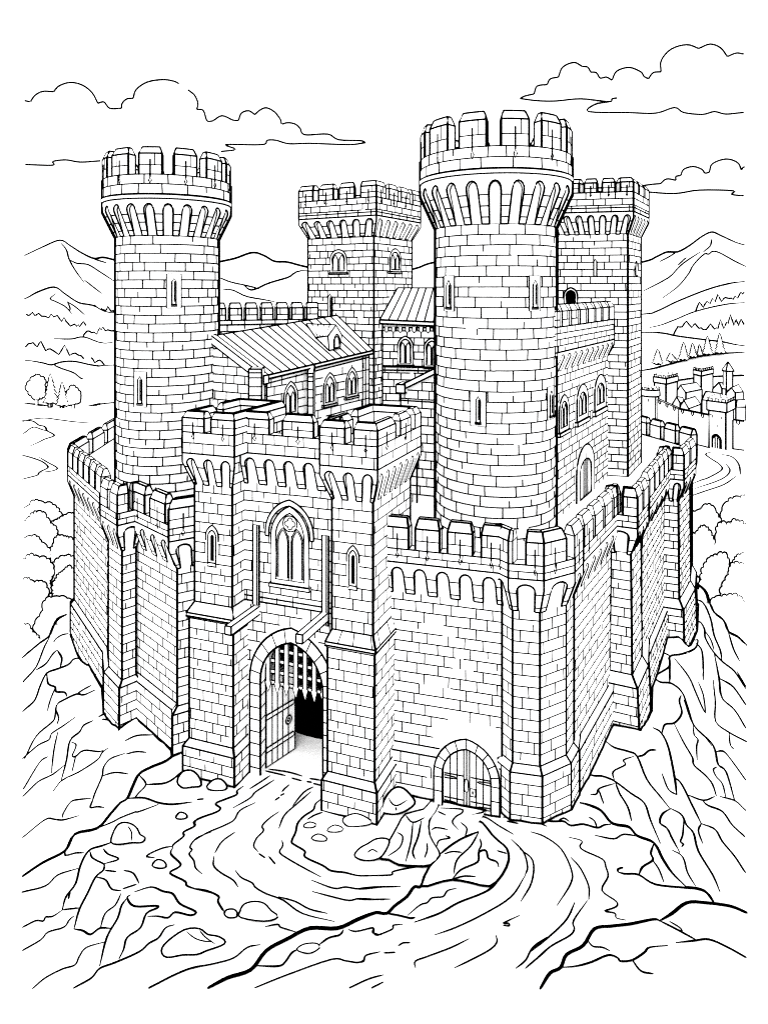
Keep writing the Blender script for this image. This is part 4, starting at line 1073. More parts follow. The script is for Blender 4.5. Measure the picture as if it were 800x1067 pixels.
# ---- dirt track: worn surface draped on the rock, with its ruts
def in_poly(x, y, poly):
    c = False; j = len(poly) - 1
    for i in range(len(poly)):
        (xi, yi), (xj, yj) = poly[i], poly[j]
        if (yi > y) != (yj > y) and x < (xj - xi) * (y - yi) / (yj - yi) + xi: c = not c
        j = i
    return c
road_px = [(270, 800), (335, 815), (300, 880), (330, 905), (400, 912), (455, 903), (440, 930), (400, 957), (330, 972), (255, 960), (200, 925), (170, 890), (215, 850)]
road2_px = [(525, 855), (570, 856), (620, 890), (635, 940), (600, 985), (560, 1040), (420, 1067), (330, 1067), (470, 1000), (510, 925), (530, 890)]
tr = MB(paper('white_dirt', .85))
for f in gf_:
    c = (gv[f[0]] + gv[f[2]]) / 2
    if c.y > 46: continue
    px, py = CX + F * c.x / c.y, HY + F * (H - c.z) / c.y
    if in_poly(px, py, road_px) or in_poly(px, py, road2_px): tr.poly([gv[i] + Vector((0, 0, .006)) for i in f])
R_S = []
def rt(w, p): R_S.append((w, p))
rt(T1, ZCc((305, 95), (390, 115))); rt(T1, ZCc((320, 88), (400, 100), (460, 117))); rt(T1, ZCc((415, 125), (458, 137))); rt(T1, ZCc((490, 127), (535, 134))); rt(T1, ZCc((478, 140), (500, 143))); rt(T1, ZCc((505, 148), (540, 156)))
rt(T1, ZCc((325, 115), (280, 145), (240, 170))); rt(T1, ZCc((342, 133), (300, 160), (262, 185), (240, 210), (170, 250)))
rt(T2, ZCc((215, 158), (188, 178), (185, 195), (135, 215), (98, 232), (118, 250), (100, 268), (20, 298), (10, 325), (0, 332)))
rt(T1, ZCc((265, 227), (200, 260), (175, 300), (130, 325), (60, 355), (0, 392)))
rt(T1, ZCc((405, 153), (385, 170), (375, 182))); rt(T1, ZCc((385, 190), (368, 198))); rt(T1, ZCc((365, 205), (345, 218)))
rt(T1, ZCc((505, 162), (465, 185), (420, 240))); rt(T1, ZCc((495, 182), (440, 230), (385, 280), (362, 335)))
rt(T1, ZCc((362, 265), (320, 295), (292, 325), (298, 345), (270, 375), (257, 408), (275, 432))); rt(T1, ZCc((278, 440), (305, 458))); rt(T1, ZCc((320, 452), (348, 485)))
rt(T1, ZCc((180, 350), (125, 390), (95, 438))); rt(T1, ZCc((92, 450), (90, 490), (120, 520), (170, 550), (192, 580)))
rt(T1, ZCc((180, 510), (205, 540), (250, 562), (265, 582), (310, 608), (380, 635), (460, 690), (595, 724)))
rt(T1, ZCc((360, 620), (430, 640), (490, 672), (565, 690)))
rt(T2, ZCc((545, 208), (515, 232), (505, 258), (465, 285), (440, 315), (432, 350), (415, 390), (430, 405), (470, 430), (472, 455), (545, 490), (580, 512), (640, 520), (700, 533), (800, 530)))
rt(T1, ZCc((375, 385), (378, 408), (365, 435), (400, 462), (470, 502), (538, 538)))
rt(T1, ZCc((495, 550), (590, 585), (640, 580), (700, 588), (800, 580))); rt(T1, ZCc((500, 598), (590, 622), (655, 636), (700, 628), (800, 634)))
rt(T1, ZE((0, 412), (145, 410), (158, 395), (240, 378), (310, 370))); rt(T1, ZE((0, 468), (80, 460), (190, 458))); rt(T1, ZE((0, 510), (60, 512), (148, 510)))
rt(T2, ZB((640, 195), (632, 222), (672, 262), (660, 280), (628, 302), (690, 335), (705, 358), (800, 385))); rt(T1, ZB((635, 190), (590, 200), (530, 230), (565, 238)))
rt(T2, ZB((800, 55), (730, 85), (732, 105), (685, 130), (685, 148), (645, 180), (638, 195)))
rt(T2, ZD((0, 345), (60, 355), (110, 378), (108, 400), (125, 430), (132, 440)))
rt(T1, ZB((800, 130), (740, 155), (712, 190), (720, 205), (708, 222), (728, 250), (735, 280), (762, 305)))
rt(T1, ZCc((545, 268), (510, 280), (480, 298)))
rt(T1, ZE((485, 170), (540, 168), (600, 205), (660, 240))); rt(T1, ZE((650, 260), (700, 312), (718, 375), (708, 410))); rt(T1, ZE((685, 300), (740, 350), (735, 440), (690, 520)))
rt(T1, ZE((708, 412), (650, 500), (540, 570), (420, 628), (330, 660))); rt(T1, ZE((630, 185), (680, 195))); rt(T1, ZE((615, 168), (690, 180), (760, 192), (800, 207)))
rt(T1, ZF((8, 112), (60, 130), (120, 175), (157, 250), (155, 300), (105, 380))); rt(T1, ZF((155, 205), (190, 245), (220, 310), (220, 360)))
rt(T1, ZF((170, 367), (140, 430), (80, 490), (0, 555))); rt(T1, ZF((215, 362), (165, 435), (168, 465), (150, 490), (80, 530), (0, 600)))
rt(T1, ZE((615, 620), (640, 622), (640, 612), (620, 612), (625, 606), (685, 578)))
rt(T1, ZE((800, 668), (740, 712), (710, 765), (668, 800))); rt(T1, ZE((800, 722), (745, 768), (708, 800)))
for w, p in R_S: drape(tr, p, w)
tro = tr.build('dirt_track', None); tag(tro, None, None, kind='structure')

# ---- loose rocks
def inflate(mb, pts, Y, T, w, ink=None, back=True):
    """solid body whose silhouette is the given outline, standing at distance Y"""
    P = [P3(x, y, Y) for x, y in pts]; n = len(P)
    c = Vector((sum(p.x for p in P) / n, Y, sum(p.z for p in P) / n))
    dr = (c - EYE).normalized()
    for sgn in (-1, 1):
        prev = [p.copy() for p in P]
        for s in (.93, .75, .45):
            cur = [c.lerp(p, s) + dr * (sgn * T * math.sqrt(1 - s * s)) for p in P]
            for i in range(n):
                j = (i + 1) % n; q = [prev[i], prev[j], cur[j], cur[i]]
                mb.poly(q if sgn < 0 else q[::-1])
            prev = cur
        tip = c + dr * (sgn * T)
        for i in range(n):
            q = [prev[i], prev[(i + 1) % n], tip]; mb.poly(q if sgn < 0 else q[::-1])
    w *= 1.55
    if w and min(p[0] for p in pts) > 24 and max(p[0] for p in pts) < 777: mb.tube(P, w, closed=True)
    elif w:
        k0 = next(i for i in range(n) if not 24 < pts[i][0] < 777); run = []
        for i in range(n + 1):
            k = (k0 + i) % n
            if 24 < pts[k][0] < 777 and i < n: run.append(P[k])
            else:
                if len(run) > 2: mb.tube(run, w, taper=True)
                run = []
def on_dome(mb, strokes, Y, T, w):
    for s in strokes: mb.tube([P3(p.x, p.y, Y - T * 1.02) for p in smooth(s, 3)], w, taper=True)
def closed_smooth(pts, k=3):
    q = smooth(pts + pts[:3], k); return [(p.x, p.y) for p in q[k:k * (len(pts) + 1)]]
def boulder(label, pts, inner=(), w=2.0, name='boulder', group='loose stones around the tracks'):
    by = max(p[1] for p in pts) - 1.0; bx = sum(p[0] for p in pts) / len(pts)
    h = cast(bx, by); Y = h.y - .12; wpx = max(p[0] for p in pts) - min(p[0] for p in pts); T = wpx * Y / F * .4
    mb = MB(ROCK); inflate(mb, closed_smooth(pts), Y, T, w)
    on_dome(mb, inner, Y, T * .96, w * .6)
    o = mb.build(name, None, [ROCK, INK]); return tag(o, label, 'rock', group)
boulder('domed boulder with a flat toe at the edge of the rock shelf, lower left', ZB((385, 170), (398, 125), (415, 100), (440, 92), (470, 100), (490, 118), (502, 142), (522, 155), (508, 170), (470, 170), (420, 177)), [ZB((452, 103), (468, 130), (468, 165))])
boulder('tiny pebble above the left rim of the gate track', ZB((655, 68), (670, 50), (690, 55), (697, 66), (678, 72)))
boulder('small pebble in a hollow left of the gate track', ZB((557, 268), (575, 248), (600, 253), (610, 272), (585, 277)))
boulder('large angular flat-topped rock at the lower left of the track', [(169, 991), (175, 982), (192.5, 970), (207.5, 969), (216, 975), (227, 977), (234, 982), (227, 986), (215, 990), (205, 994), (190, 994.5), (174, 997)], [[(194, 971), (203, 978), (212, 981), (222, 982)], [(208, 970), (214, 977), (224, 984)]], w=2.3)
boulder('little round stone beside the larger one where the track bends', ZD((137, 447), (150, 435), (175, 435), (187, 450), (180, 462), (150, 462)))
boulder('wide rounded boulder with a pointed end at the outer bend of the track', ZD((203, 440), (220, 412), (260, 402), (300, 410), (328, 440), (355, 463), (300, 478), (205, 463)))
boulder('flat oval stone lying on the near rock lip', ZD((440, 597), (470, 579), (515, 576), (530, 590), (495, 611), (460, 608)), w=1.8)
boulder('small flat pebble nearest the foot of the tall gatehouse turret', ZCc((468, 322), (490, 310), (515, 318), (500, 328), (475, 328)), w=1.6)
boulder('low stone with a peaked top inside the bend of the track', ZCc((500, 375), (525, 360), (553, 370), (558, 382), (530, 384)), w=1.7)
boulder('half-buried stone below the corner of the tall gatehouse turret', ZCc((565, 342), (595, 322), (630, 337), (600, 347)), w=1.5)
boulder('half-buried rock slab against the corner of the tall gatehouse turret', ZCc((630, 300), (645, 285), (680, 275), (715, 285), (748, 310), (700, 322), (650, 322)), w=1.7)
boulder('rounded boulder leaning on the outer foot of the gatehouse turret', ZA((662, 700), (680, 662), (715, 655), (742, 675), (756, 712), (720, 718), (685, 722)), w=2.2)
boulder('low rock at the front corner of the shorter gatehouse turret', ZCc((65, 160), (90, 135), (120, 132), (143, 158), (130, 172), (85, 172)), w=2.1)
boulder('cracked boulder wedged between the gatehouse turret and the front wall', ZE((112, 140), (130, 85), (165, 48), (200, 50), (235, 85), (245, 110), (205, 140), (165, 152), (140, 150)), [ZE((140, 88), (155, 112), (178, 118), (218, 95)), ZE((168, 125), (172, 140))], w=2.2)
boulder('small crumbling rock at the side of the outcrop below the postern door', ZE((0, 325), (22, 298), (55, 280), (85, 262), (120, 258), (140, 270), (115, 320), (88, 340), (50, 345), (20, 340)), [ZE((50, 315), (72, 302), (95, 315))], w=2.0)
def outcrop(label, pts, inner, w=2.4, hgt=.5):
    """rock mass rising from the sloping ground: rim lies on the ground, body bulges out"""
    q = closed_smooth(pts, 2); P = [cast(x, y) for x, y in q]; n = len(P); mb = MB(ROCK)
    c = Vector((0, 0, 0))
    for p in P: c += p / n
    up = (EYE - c).normalized(); prev = [p + (EYE - p).normalized() * .08 for p in P]; rim = prev
    low = [p - Vector((0, 0, .8)) for p in P]
    for i in range(n): j = (i + 1) % n; mb.poly([low[i], low[j], prev[j], prev[i]])
    for s in (.9, .7, .4):
        cur = [c.lerp(p, s) + up * hgt * math.sqrt(1 - s * s) for p in P]
        for i in range(n): j = (i + 1) % n; mb.poly([prev[i], prev[j], cur[j], cur[i]])
        prev = cur
    for i in range(n): mb.poly([prev[i], prev[(i + 1) % n], c + up * hgt])
    mb.tube([p + (EYE - p).normalized() * .06 for p in rim], w, closed=True)
    vs = [tuple(v) for v in mb.v]; bv = BVHTree.FromPolygons(vs, [f for f, m in zip(mb.f, mb.m) if m == 0])
    for wd_, s in inner: drape(mb, s, wd_, bv=bv, ext=False, jump=0)
    o = mb.build('rock_outcrop', None, [ROCK, INK]); return tag(o, label, 'rock', 'rock outcrops below the postern door')
outcrop('tall creased rock outcrop between the gate track and the postern door', ZE((90, 335), (135, 280), (180, 200), (210, 155), (285, 135), (315, 102), (350, 100), (335, 140), (308, 175), (308, 240), (335, 290), (352, 328), (315, 368), (250, 372), (180, 366), (140, 345)),
        [(1.7, ZE((210, 160), (240, 190), (290, 170))), (1.7, ZE((240, 190), (232, 270), (210, 355))), (2, ZE((275, 185), (262, 250), (240, 310), (250, 345))), (1.6, ZE((298, 275), (300, 305), (288, 340))), (1.6, ZE((175, 232), (198, 250), (185, 295), (135, 332)))], hgt=.9)
outcrop('broad fissured rock ridge running down from the postern door between the tracks', ZE((350, 100), (440, 118), (545, 140), (490, 160), (480, 172), (530, 190), (570, 240), (605, 272), (632, 298), (640, 345), (612, 408), (560, 455), (480, 440), (404, 428), (340, 442), (275, 455), (310, 372), (352, 328), (330, 290), (310, 245), (306, 190), (325, 145)),
        [(2.4, ZE((350, 325), (400, 285), (450, 255), (515, 228))), (1.8, ZE((515, 230), (480, 290), (425, 345), (410, 405))), (2.2, ZE((404, 428), (440, 388), (510, 355), (515, 315), (545, 308), (555, 340), (590, 355), (598, 378))),
         (1.6, ZE((370, 322), (405, 312), (445, 315))), (1.6, ZE((318, 220), (340, 212), (385, 220))), (1.6, ZE((340, 290), (350, 265), (395, 255), (375, 245))), (1.6, ZE((355, 130), (440, 135), (445, 150), (420, 165), (405, 190), (430, 220))),
         (1.6, ZE((440, 190), (465, 215), (458, 248))), (1.6, ZE((345, 145), (378, 160))), (1.7, ZE((520, 258), (525, 285), (512, 310))), (1.6, ZE((590, 308), (632, 320))), (1.8, ZE((404, 428), (450, 415), (502, 416)))], hgt=.35)

# ---------------------------------------------------------------- far country
pl = MB(ROCK); R0 = 6000
pl.poly([(-R0, -200, PLAIN), (R0, -200, PLAIN), (R0, R0, PLAIN), (-R0, R0, PLAIN)])
PLV = list(pl.v); PBV = BVHTree.FromPolygons([tuple(v) for v in PLV], [(0, 1, 2, 3)])
for w, p in ((1.8, Zm(20, 380, .15, (42, 390), (100, 395), (140, 422), (180, 432), (195, 460), (240, 485), (235, 500), (175, 520), (130, 542), (65, 570))),
             (1.5, Zm(20, 380, .15, (42, 470), (75, 445), (110, 436), (160, 452), (195, 463))),
             (1.6, Zm(20, 380, .15, (42, 392), (80, 382), (180, 373), (280, 385), (400, 400), (540, 408))),
             (1.8, Zm(20, 380, .15, (42, 635), (110, 655), (170, 680), (200, 715), (140, 748), (125, 770), (42, 792))),
             (1.6, Zm(20, 380, .15, (135, 640), (200, 680), (265, 718), (230, 740), (140, 750)))):
    drape(pl, p, w, bv=PBV, jump=0)
for w, p in ((1.7, Zm(660, 470, .2344, (345, 5), (320, 14), (345, 35), (385, 62), (390, 85), (330, 120), (300, 130), (255, 148))),
             (1.6, Zm(660, 470, .2344, (390, 15), (440, 28), (468, 60), (475, 105))), (1.4, Zm(660, 470, .2344, (410, 55), (428, 90), (385, 128), (270, 168))), (1.6, Zm(660, 470, .2344, (455, 112), (400, 150), (320, 178), (250, 202)))):
    drape(pl, p, w, bv=PBV, jump=0, ext=False)
po = pl.build('ground', None, [ROCK, INK]); tag(po, None, None, kind='structure')

def hill(crest, Y, ink, strokes=(), ratio=.8, drop=70, w=2.0, name='hill'):
    sp = [(p.x, p.y) for p in smooth(crest, 5)]; mb = MB(ROCK); n = len(sp)
    rows = [[P3(x, y + drop, Y * ratio) for x, y in sp], [P3(x, y + drop * .45, Y * (1 - (1 - ratio) * .45)) for x, y in sp], [P3(x, y, Y) for x, y in sp]]
    rows.append([Vector((p.x * 1.15, Y * 1.15, p.z - .12 * Y)) for p in rows[2]])
    for a, b in zip(rows, rows[1:]):
        for i in range(n - 1): mb.poly([a[i], a[i + 1], b[i + 1], b[i]])
    nf = len(mb.f); bv = BVHTree.FromPolygons([tuple(v) for v in mb.v], mb.f[:nf])
    for x0, x1 in ink:
        mb.tube([P3(x, y, Y) + Vector((0, -.002 * Y, 0)) for x, y in sp if max(x0, 24) <= x <= min(x1, 776)], w, taper=True)
    for wd_, s in strokes:
        drape(mb, s, wd_, bv=bv, jump=0, lift=.0006 * Y)
    o = mb.build(name, None, [ROCK, INK]); tag(o, None, None, kind='structure'); return bv
Zr = lambda *p: Zm(660, 230, .1594, *p)
Zl = lambda *p: Zm(20, 230, .15, *p)
Z4 = lambda *p: Zm(20, 300, .15, *p)
hill([(-40, 292), (5, 275), (26, 266), (45, 257), (63, 250), (74, 256), (85, 263), (98, 269), (108, 268), (121, 271), (175, 285), (227, 273), (245, 269), (263, 263), (275, 266), (286, 272), (300, 273), (320, 278), (380, 290), (431, 280), (453, 273), (520, 262), (600, 285), (668, 273), (684, 267), (694, 262.5), (706, 262), (718, 255.5), (731, 246), (741, 241.5), (750, 245), (762, 250.5), (775, 255), (840, 272)], 1800, [(-40, 840)],
     [(1.5, [(63, 253), (69, 260), (72, 270), (78, 281), (88, 295)]), (1.4, [(73, 271), (80, 274.5), (92, 276), (105, 284), (119, 293)]), (1.3, [(88, 292), (97, 299), (106, 306)]), (1.4, [(98, 270), (104, 272), (111, 274)]),
      (1.5, Zr((512, 118), (500, 165), (455, 205))), (1.4, Zr((435, 205), (340, 268), (290, 310), (225, 375), (60, 462))), (1.4, Zr((345, 240), (288, 292))), (1.5, Zr((712, 290), (660, 265), (560, 210), (515, 202), (490, 220), (460, 220), (390, 290), (360, 345), (290, 430), (190, 505))), (1.3, Zr((280, 206), (225, 240), (170, 268)))], name='mountain_range', drop=110, w=2.1)
hill([(-40, 320), (5, 315), (26, 311), (40, 304), (57, 299), (68, 306), (82, 315), (97, 318), (121, 325), (180, 306), (228, 289), (250, 294), (262, 302), (280, 295), (300, 289), (322, 282), (400, 300), (600, 330), (669, 327), (684, 324), (705, 314), (735, 302), (756, 296), (775, 293), (840, 287)], 1100, [(-40, 121), (252, 325), (660, 840)],
     [(1.3, Z4((255, 40), (215, 75), (250, 95), (310, 125), (345, 155), (365, 180))), (1.3, Z4((335, 95), (350, 130), (355, 155))), (1.3, Z4((340, 100), (400, 140), (455, 188))), (1.6, [(228, 289), (240, 294), (258, 298), (270, 301)])], drop=80)
B3 = hill([(-40, 350), (26, 350), (57, 352.5), (75, 353), (88, 351), (118, 356.5), (180, 330), (231, 302), (258, 309), (286, 314), (340, 325), (600, 352), (676, 341), (700, 334), (722, 325), (750, 318), (775, 315), (840, 312)], 650, [(57, 119), (231, 286), (676, 840)], (), w=1.7)
B4 = hill([(-40, 378), (10, 376), (30, 375.5), (45, 378), (54, 380), (65, 377), (78, 376.5), (95, 380), (108, 381.5), (120, 380), (300, 375), (600, 348), (668, 346), (690, 347), (705, 350), (735, 354), (752, 356), (775, 360), (840, 366)], 480, [(-40, 125), (660, 840)],
     [(1.6, Z4((232, 532), (290, 560), (380, 592), (430, 630), (480, 648))), (1.4, Z4((495, 642), (530, 655), (570, 682), (655, 690)))], w=2.0)
B5 = hill([(-40, 414), (10, 418), (26, 419.5), (45, 422), (58, 425), (72, 429), (90, 424), (105, 420.5), (119, 419), (300, 400), (600, 395), (669, 385.5), (690, 381), (708, 376), (722, 372), (745, 368.5), (775, 366.5), (840, 362)], 352, [(-40, 125), (660, 840)],
     [(1.7, Zm(20, 380, .15, (335, 328), (380, 350), (425, 372), (500, 372), (555, 390), (612, 410)))], ratio=.93, drop=50, w=2.0)

def far_wood(label, zig, Y, depth=14, w=1.7):
    mb = MB(LEAF); n = len(zig)
    top = [(x, y) for x, y in zig]; bot = [(x, y + 7) for x, y in reversed(zig)]
    P = [P3(x, y, Y) for x, y in top]; B_ = [P3(x, y + 8, Y) for x, y in top]
    Pb = [p + Vector((0, depth, -1)) for p in P]; Bb = [p + Vector((0, depth, 0)) for p in B_]
    for i in range(n - 1):
        mb.poly([B_[i], B_[i + 1], P[i + 1], P[i]]); mb.poly([P[i], P[i + 1], Pb[i + 1], Pb[i]]); mb.poly([Bb[i + 1], Bb[i], Pb[i], Pb[i + 1]])
    mb.tube([p for p, (x, y) in zip(P, top) if 25 < x < 776], w)
    o = mb.build('far_wood', None, [LEAF, INK]); tag(o, label, 'woodland', None, 'stuff')
far_wood('jagged line of distant conifers on the slope under the left hills', Z4((50, 180), (62, 190), (75, 186), (92, 168), (108, 190), (120, 186), (135, 175), (155, 195), (180, 196), (205, 206), (222, 180), (240, 200), (265, 190), (280, 212), (295, 232), (312, 203), (325, 230), (340, 245), (355, 264), (385, 250), (400, 265), (410, 252), (420, 268), (432, 250), (445, 232), (458, 250), (466, 260)), 660)
far_wood('ragged clump of far trees beside the shorter round tower', Z4((445, 338), (450, 322), (470, 300), (485, 298), (505, 310), (520, 306), (540, 320), (552, 290), (560, 275), (570, 292), (580, 270), (600, 297), (615, 290), (640, 297), (662, 296), (690, 300)), 658)
far_wood('treeline with two taller pines above the lower left hill', Z4((20, 430), (42, 410), (65, 385), (80, 386), (95, 378), (110, 395), (125, 408), (138, 385), (150, 368), (165, 398), (185, 437), (198, 425), (215, 422), (245, 440), (275, 462), (295, 430), (315, 395), (332, 430), (350, 468), (370, 455), (390, 452), (412, 466), (430, 470), (450, 492)), 492)
far_wood('short end of the treeline beside the shorter round tower', Z4((500, 482), (512, 495), (525, 518), (545, 505), (560, 500), (575, 512), (592, 536)), 492)
far_wood('small dark firs on the ridge beside the shorter round tower', Z4((520, 116), (545, 140), (562, 163), (572, 140), (582, 150), (600, 155), (608, 148), (615, 125), (628, 148), (640, 160), (650, 155), (662, 172)), 1115)
far_wood('highest line of conifers on the right hills', Zr((405, 590), (418, 555), (430, 530), (445, 550), (455, 565), (465, 545), (480, 525), (500, 540), (515, 505), (532, 530), (550, 480), (562, 505), (575, 527), (588, 508), (600, 500), (620, 506), (640, 505), (650, 512), (665, 490), (680, 505), (692, 480), (702, 465), (712, 478), (722, 465), (760, 470), (790, 455), (830, 460)), 662)
far_wood('middle line of conifers on the right hills', Zr((260, 745), (272, 720), (290, 690), (300, 694), (318, 692), (330, 672), (345, 655), (362, 676), (380, 697), (392, 680), (400, 670), (415, 688), (428, 702), (440, 698), (455, 710), (475, 710), (490, 690), (502, 673), (515, 690), (530, 707), (540, 698), (552, 702), (560, 672), (567, 645), (578, 675), (590, 705), (600, 680), (608, 662), (618, 672), (626, 640), (632, 610), (645, 650), (655, 682), (664, 660), (670, 640), (678, 665), (686, 687), (695, 660), (702, 640), (712, 660), (722, 678), (745, 650), (770, 680), (800, 650), (830, 680)), 490)

def scallop(cx, cy, rx, ry, nb, amp, rng, lobe=.13, sub=4):
    pts = []; cuts = [0]
    while cuts[-1] < 1: cuts.append(cuts[-1] + rng.uniform(.55, 1.5) / nb)
    cuts[-1] = 1; ph = [rng.uniform(0, 6.28) for _ in range(3)]
    def rad(u): return 1 + lobe * (.6 * math.sin(3 * 2 * math.pi * u + ph[0]) + .5 * math.sin(5 * 2 * math.pi * u + ph[1]) + .25 * math.sin(8 * 2 * math.pi * u + ph[2]))
    for i in range(len(cuts) - 1):
        am = amp * rng.uniform(.5, 1.4)
        for k in range(sub):
            t = k / sub; u = lerp(cuts[i], cuts[i + 1], t); a = 2 * math.pi * u
            r = rad(u) + am * math.sin(math.pi * t) ** .7
            pts.append((cx + rx * r * math.sin(a), cy - ry * r * math.cos(a)))
    return pts
def leafy(label, cx, cy, rx, ry, Y, base, w=1.8, nb=13, group=None, inner=0, trunk=.16, twidth=None):
    rng = random.Random(int(cx * 7 + cy * 13)); c = P3(cx, cy, Y); g = base
    root = thing('broadleaf_tree', (c.x, Y, g), label, 'tree', group)
    tk = MB(WOOD); rr = twidth or rx * Y / F * trunk
    loop = [(c.x + rr * math.cos(k * math.pi / 4), Y + rr * math.sin(k * math.pi / 4)) for k in range(8)]
    loop2 = [(c.x + rr * .7 * math.cos(k * math.pi / 4), Y + rr * .7 * math.sin(k * math.pi / 4)) for k in range(8)]
    for k in range(8):
        l = (k + 1) % 8; tk.poly([loop[k] + (g - .3,), loop[l] + (g - .3,), loop2[l] + (c.z,), loop2[k] + (c.z,)])
    for k in (0, 4): tk.tube([loop[k] + (g - .3,), loop2[k] + (c.z,)], w * .8)
    tk.build('trunk', root, [WOOD, INK])
    cr = MB(LEAF); pts = scallop(cx, cy, rx, ry, nb, 1.5 / rx if rx > 12 else .13, rng); T = rx * Y / F * .8
    inflate(cr, pts, Y, T, w)
    cr.build('crown', root, [LEAF, INK])
def gy_of(py): return (H - PLAIN) * F / (py - HY)
BL = 'bushy round-crowned trees at the foot of the rock'
for lab, cx, cy, rx, ry in (('uppermost large round tree crown left of the castle', 40, 546, 22, 24), ('round crown touching the wall corner, just below the uppermost left crown', 69, 556, 17, 19), ('wide crown overlapping the uppermost one left of the castle', 38, 562, 22, 25),
        ('narrow crown beside the curtain wall, in the middle of the left thicket', 69, 580, 16, 21), ('broad sloping crown at the outer edge of the left thicket', 26, 580, 24, 22), ('domed crown in the centre of the left thicket', 35, 602, 20, 23), ('crown against the wall corner in the lower left thicket', 69, 601, 18, 20),
        ('small crown nearest the wall corner above the rock slope', 70, 615, 14, 20), ('crown low in the left thicket behind the outer rock slope', 31, 630, 19, 27), ('lowest broad crown rising behind the left rock slope', 62, 650, 24, 27), ('lowest small crown at the outer edge of the left thicket', 24, 672, 17, 18)):
    Y = gy_of(cy + ry + 14); leafy(lab, cx, cy, rx, ry, Y, PLAIN, group=BL, nb=26)
for lab, cx, cy, rx, ry in (('large crown nearest the far turret in the right thicket', 731, 556, 22, 27), ('topmost crown at the outer edge of the right thicket', 783, 545, 29, 33), ('rounded crown directly beside the far turret in the right thicket', 731, 578, 17, 25), ('peaked crown in the middle of the right thicket', 762, 572, 17, 30),
        ('small crown behind two others at the outer edge of the right thicket', 780, 600, 18, 22), ('bell-shaped crown low in the middle of the right thicket', 747, 605, 17, 26), ('round crown low at the outer edge of the right thicket', 775, 613, 23, 24), ('lowest crown behind the right rock slope', 757, 648, 25, 27)):
    Y = gy_of(cy + ry + 14); leafy(lab, cx, cy, rx, ry, Y, PLAIN, group=BL, nb=26)
def pine(label, ax, ay, x0, x1, by, Y, trunk_py=None, w=1.6, group=None):
    rng = random.Random(int(ax * 11)); n = 6; L, R_ = [], []
    for k in range(n + 1):
        t = k / n; y = lerp(ay, by, t); j = (.0 if k in (0,) else .14)
        xl, xr = lerp(ax, x0, t), lerp(ax, x1, t)
        L.append((xl, y)); R_.append((xr, y))
        if 0 < k < n: L.append((xl + (ax - xl) * .42, y + .2)); R_.append((xr + (ax - xr) * .42, y + .2))
    bot = [(lerp(x1, x0, k / 5), by + (1.0 if k % 2 else -.3)) for k in range(1, 5)]
    pts = [L[0]] + R_[1:] + bot + L[:0:-1]
    c = P3(ax, by, Y); g = zat(trunk_py or by + 2, Y)
    root = thing('pine_tree', (c.x, Y, g), label, 'tree', group)
    tk = MB(WOOD); hw = max(.5, (x1 - x0) * .09) * Y / F
    tk.prism([(c.x - hw, Y - hw), (c.x + hw, Y - hw), (c.x + hw, Y + hw), (c.x - hw, Y + hw)], g, zat(by - 3, Y), w * .8); tk.build('trunk', root, [WOOD, INK])
    cr = MB(LEAF); inflate(cr, pts, Y - .5, (x1 - x0) / 2 * Y / F * .8, w); cr.build('crown', root, [LEAF, INK])
TG = 'clump of four trees on the left hill'
leafy('broad round tree at the outer end of the clump of four on the left hill', 38.3, 403.5, 9.2, 11.5, 349, zat(420.5, 349), w=1.6, nb=13, group=TG, inner=0, twidth=.65)
pine('taller pine in the clump of four trees on the left hill', 52.3, 389.5, 45.2, 61.8, 419.5, 347, 424, group=TG)
pine('shorter pine in the clump of four trees on the left hill', 64.7, 398, 58.7, 72.5, 422, 345, 427, group=TG)
leafy('small round tree at the inner end of the clump of four on the left hill', 76.6, 412.5, 7, 9, 344, zat(427, 344), w=1.6, nb=12, group=TG, inner=0, twidth=.6)
for lab, ax, ay, x0, x1, by in (('lone pine nearest the castle on the village hill', 158, 840, 120, 190, 930), ('low stubby pine beside the lone pine on the village hill', 240, 865, 212, 285, 912), ('third pine of the row on the village hill', 327, 795, 292, 360, 903), ('slim pine between two larger ones on the village hill', 385, 800, 362, 415, 885),
        ('smallest slim pine squeezed beside the tall ones on the village hill', 430, 810, 415, 452, 876), ('tall pine near the crest of the village hill', 482, 755, 450, 518, 868), ('tallest pine at the outer end of the row on the village hill', 562, 735, 532, 600, 860)):
    (a, b), (c, d), (e, f_) = Zr((ax, ay), (x0, by), (x1, by)); pine(lab, a, b, c, e, d, 350, d + 1.5, w=1.6, group='pines along the village hill')

